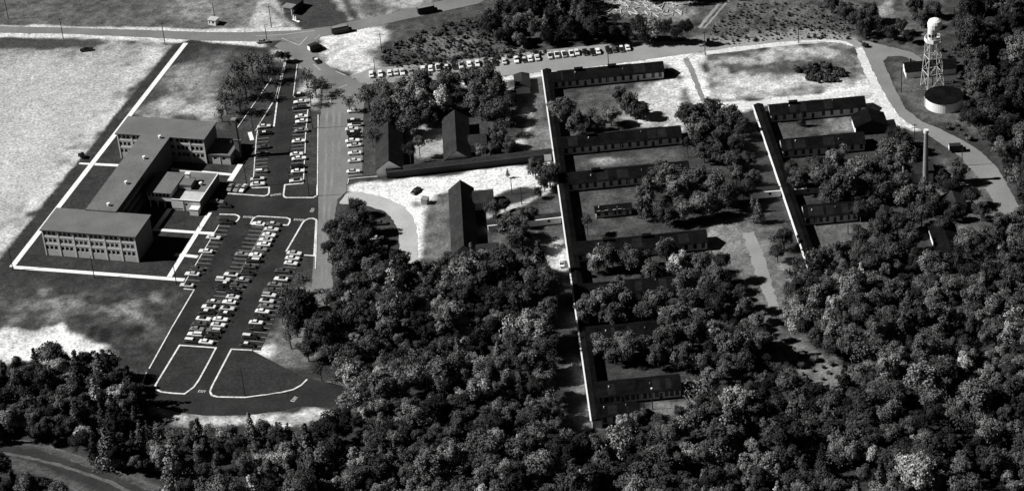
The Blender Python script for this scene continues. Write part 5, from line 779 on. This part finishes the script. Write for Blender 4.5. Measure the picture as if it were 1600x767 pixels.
def woodland(name, L, label, pool, pick):
    """one object: a cloud of points, each carrying a crown by geometry nodes"""
    m = bpy.data.meshes.new(name); m.vertices.add(len(L))
    m.vertices.foreach_set('co', np.array([(e[1], e[2], e[4]) for e in L], np.float32).ravel())
    def att(n, t, vals, fld='value'):
        a = m.attributes.new(n, t, 'POINT'); a.data.foreach_set(fld, np.array(vals, np.float32 if t != 'INT' else np.int32).ravel())
    att('size', 'FLOAT_VECTOR', [(e[3], e[3]*fr.uniform(.88, 1.1), e[3]*fr.uniform(.85, 1.25)) for e in L], 'vector')
    att('turn', 'FLOAT_VECTOR', [(0, 0, fr.uniform(0, 6.28)) for e in L], 'vector')
    att('tone', 'FLOAT', [e[5] for e in L]); att('pick', 'INT', [pick(e) for e in L])
    o = link(bpy.data.objects.new(name, m))
    src = bpy.data.collections.new(name + '_crowns')
    for n, me_ in enumerate(pool):
        c2 = me_.copy(); c2.materials.clear(); c2.materials.append(MAT['wood']); src.objects.link(bpy.data.objects.new('crown_source_%02d' % n, c2))
    ng = bpy.data.node_groups.new(name, 'GeometryNodeTree')
    ng.interface.new_socket('Geometry', in_out='INPUT', socket_type='NodeSocketGeometry'); ng.interface.new_socket('Geometry', in_out='OUTPUT', socket_type='NodeSocketGeometry')
    N = ng.nodes; gi, go = N.new('NodeGroupInput'), N.new('NodeGroupOutput')
    ci = N.new('GeometryNodeCollectionInfo'); ci.inputs[0].default_value = src; ci.inputs[1].default_value = True; ci.inputs[2].default_value = True
    ip = N.new('GeometryNodeInstanceOnPoints'); ip.inputs['Pick Instance'].default_value = True
    def named(n, t):
        x = N.new('GeometryNodeInputNamedAttribute'); x.data_type = t; x.inputs[0].default_value = n; return x.outputs[0]
    l = ng.links.new
    l(gi.outputs[0], ip.inputs['Points']); l(ci.outputs[0], ip.inputs['Instance']); l(named('pick', 'INT'), ip.inputs['Instance Index'])
    e2r = N.new('FunctionNodeEulerToRotation'); l(named('turn', 'FLOAT_VECTOR'), e2r.inputs[0]); l(e2r.outputs[0], ip.inputs['Rotation'])
    l(named('size', 'FLOAT_VECTOR'), ip.inputs['Scale']); l(ip.outputs[0], go.inputs[0])
    o.modifiers.new('crowns', 'NODES').node_group = ng
    return tag(o, label, 'woodland', kind='stuff')
nb, ns_, nc = len(CROWN['b']), len(CROWN['s']), len(CROWN['c'])
def pick_tree(e): return nb + fr.randrange(ns_) if e[6] == 's' else nb + ns_ + fr.randrange(nc) if e[6] == 'c' else fr.randrange(nb)
if rest: woodland('woodland', rest, 'dense leafy woodland filling the foreground and the right edge', CROWN['b'] + CROWN['s'] + CROWN['c'], pick_tree)
if rest_s: woodland('undergrowth', rest_s, 'low scrub and undergrowth along the roads and forest edge', CROWN['u'], lambda e: fr.randrange(len(CROWN['u'])))

# round bush in the bright field
tree(MISC['bush'][0], MISC['bush'][1], 1.7, 1.2, .05, 'u', 'lone round dark bush at the edge of the bright field', 'bushes')
# felled logs in the clearing
log_mesh = mk(MB().cyl((-1,0,0),(1,0,0),.09,.07,6), 'felled_log', 'rockwood')
lx = [p[0] for p in LOGS]; ly = [p[1] for p in LOGS]
for k in range(170):
    while True:
        x, y = fr.uniform(min(lx), max(lx)), fr.uniform(min(ly), max(ly))
        if inside_dist(LOGS, np.array([x]), np.array([y]))[0] > 0: break
    s = fr.uniform(.7, 2.6); w = fr.uniform(1.4, 2.8)
    o = inst('felled_log', log_mesh, None, (x, y, .09*w), fr.uniform(0, 3.14), (s, w, w))
    tag(o, 'pale felled log lying in the clearing at the top edge', 'log', 'felled logs')

# person on the school walk
me = bpy.data.meshes.new('person')
V = [(0,0,.95),(0,0,1.2),(0,0,1.42),(0,0,1.5),(0,0,1.62),(0,0,1.72),(.1,0,.9),(.13,.08,.5),(.12,.02,.08),(.13,-.12,.03),(-.1,0,.9),(-.13,-.06,.5),(-.12,.1,.08),(-.13,-.04,.03),(.2,0,1.4),(.27,.03,1.12),(.26,-.1,.88),(-.2,0,1.4),(-.27,-.03,1.12),(-.26,.05,.88)]
E_ = [(0,1),(1,2),(2,3),(3,4),(4,5),(0,6),(6,7),(7,8),(8,9),(0,10),(10,11),(11,12),(12,13),(2,14),(14,15),(15,16),(2,17),(17,18),(18,19)]
RAD = [.15,.15,.14,.06,.10,.08,.1,.07,.05,.04,.1,.07,.05,.04,.07,.05,.04,.07,.05,.04]
me.from_pydata(V, E_, []); me.materials.append(MAT['cloth'])
po = link(bpy.data.objects.new('person', me))
md = po.modifiers.new('skin', 'SKIN')
for i, sv in enumerate(me.skin_vertices[0].data): sv.radius = (RAD[i], RAD[i]); sv.use_root = (i == 0)
po.modifiers.new('sub', 'SUBSURF').levels = 1
po.location = (*MISC['person'], .1); po.rotation_euler = (0, 0, R(60))
tag(po, 'person in dark clothes walking on the white path beside the car park', 'person')
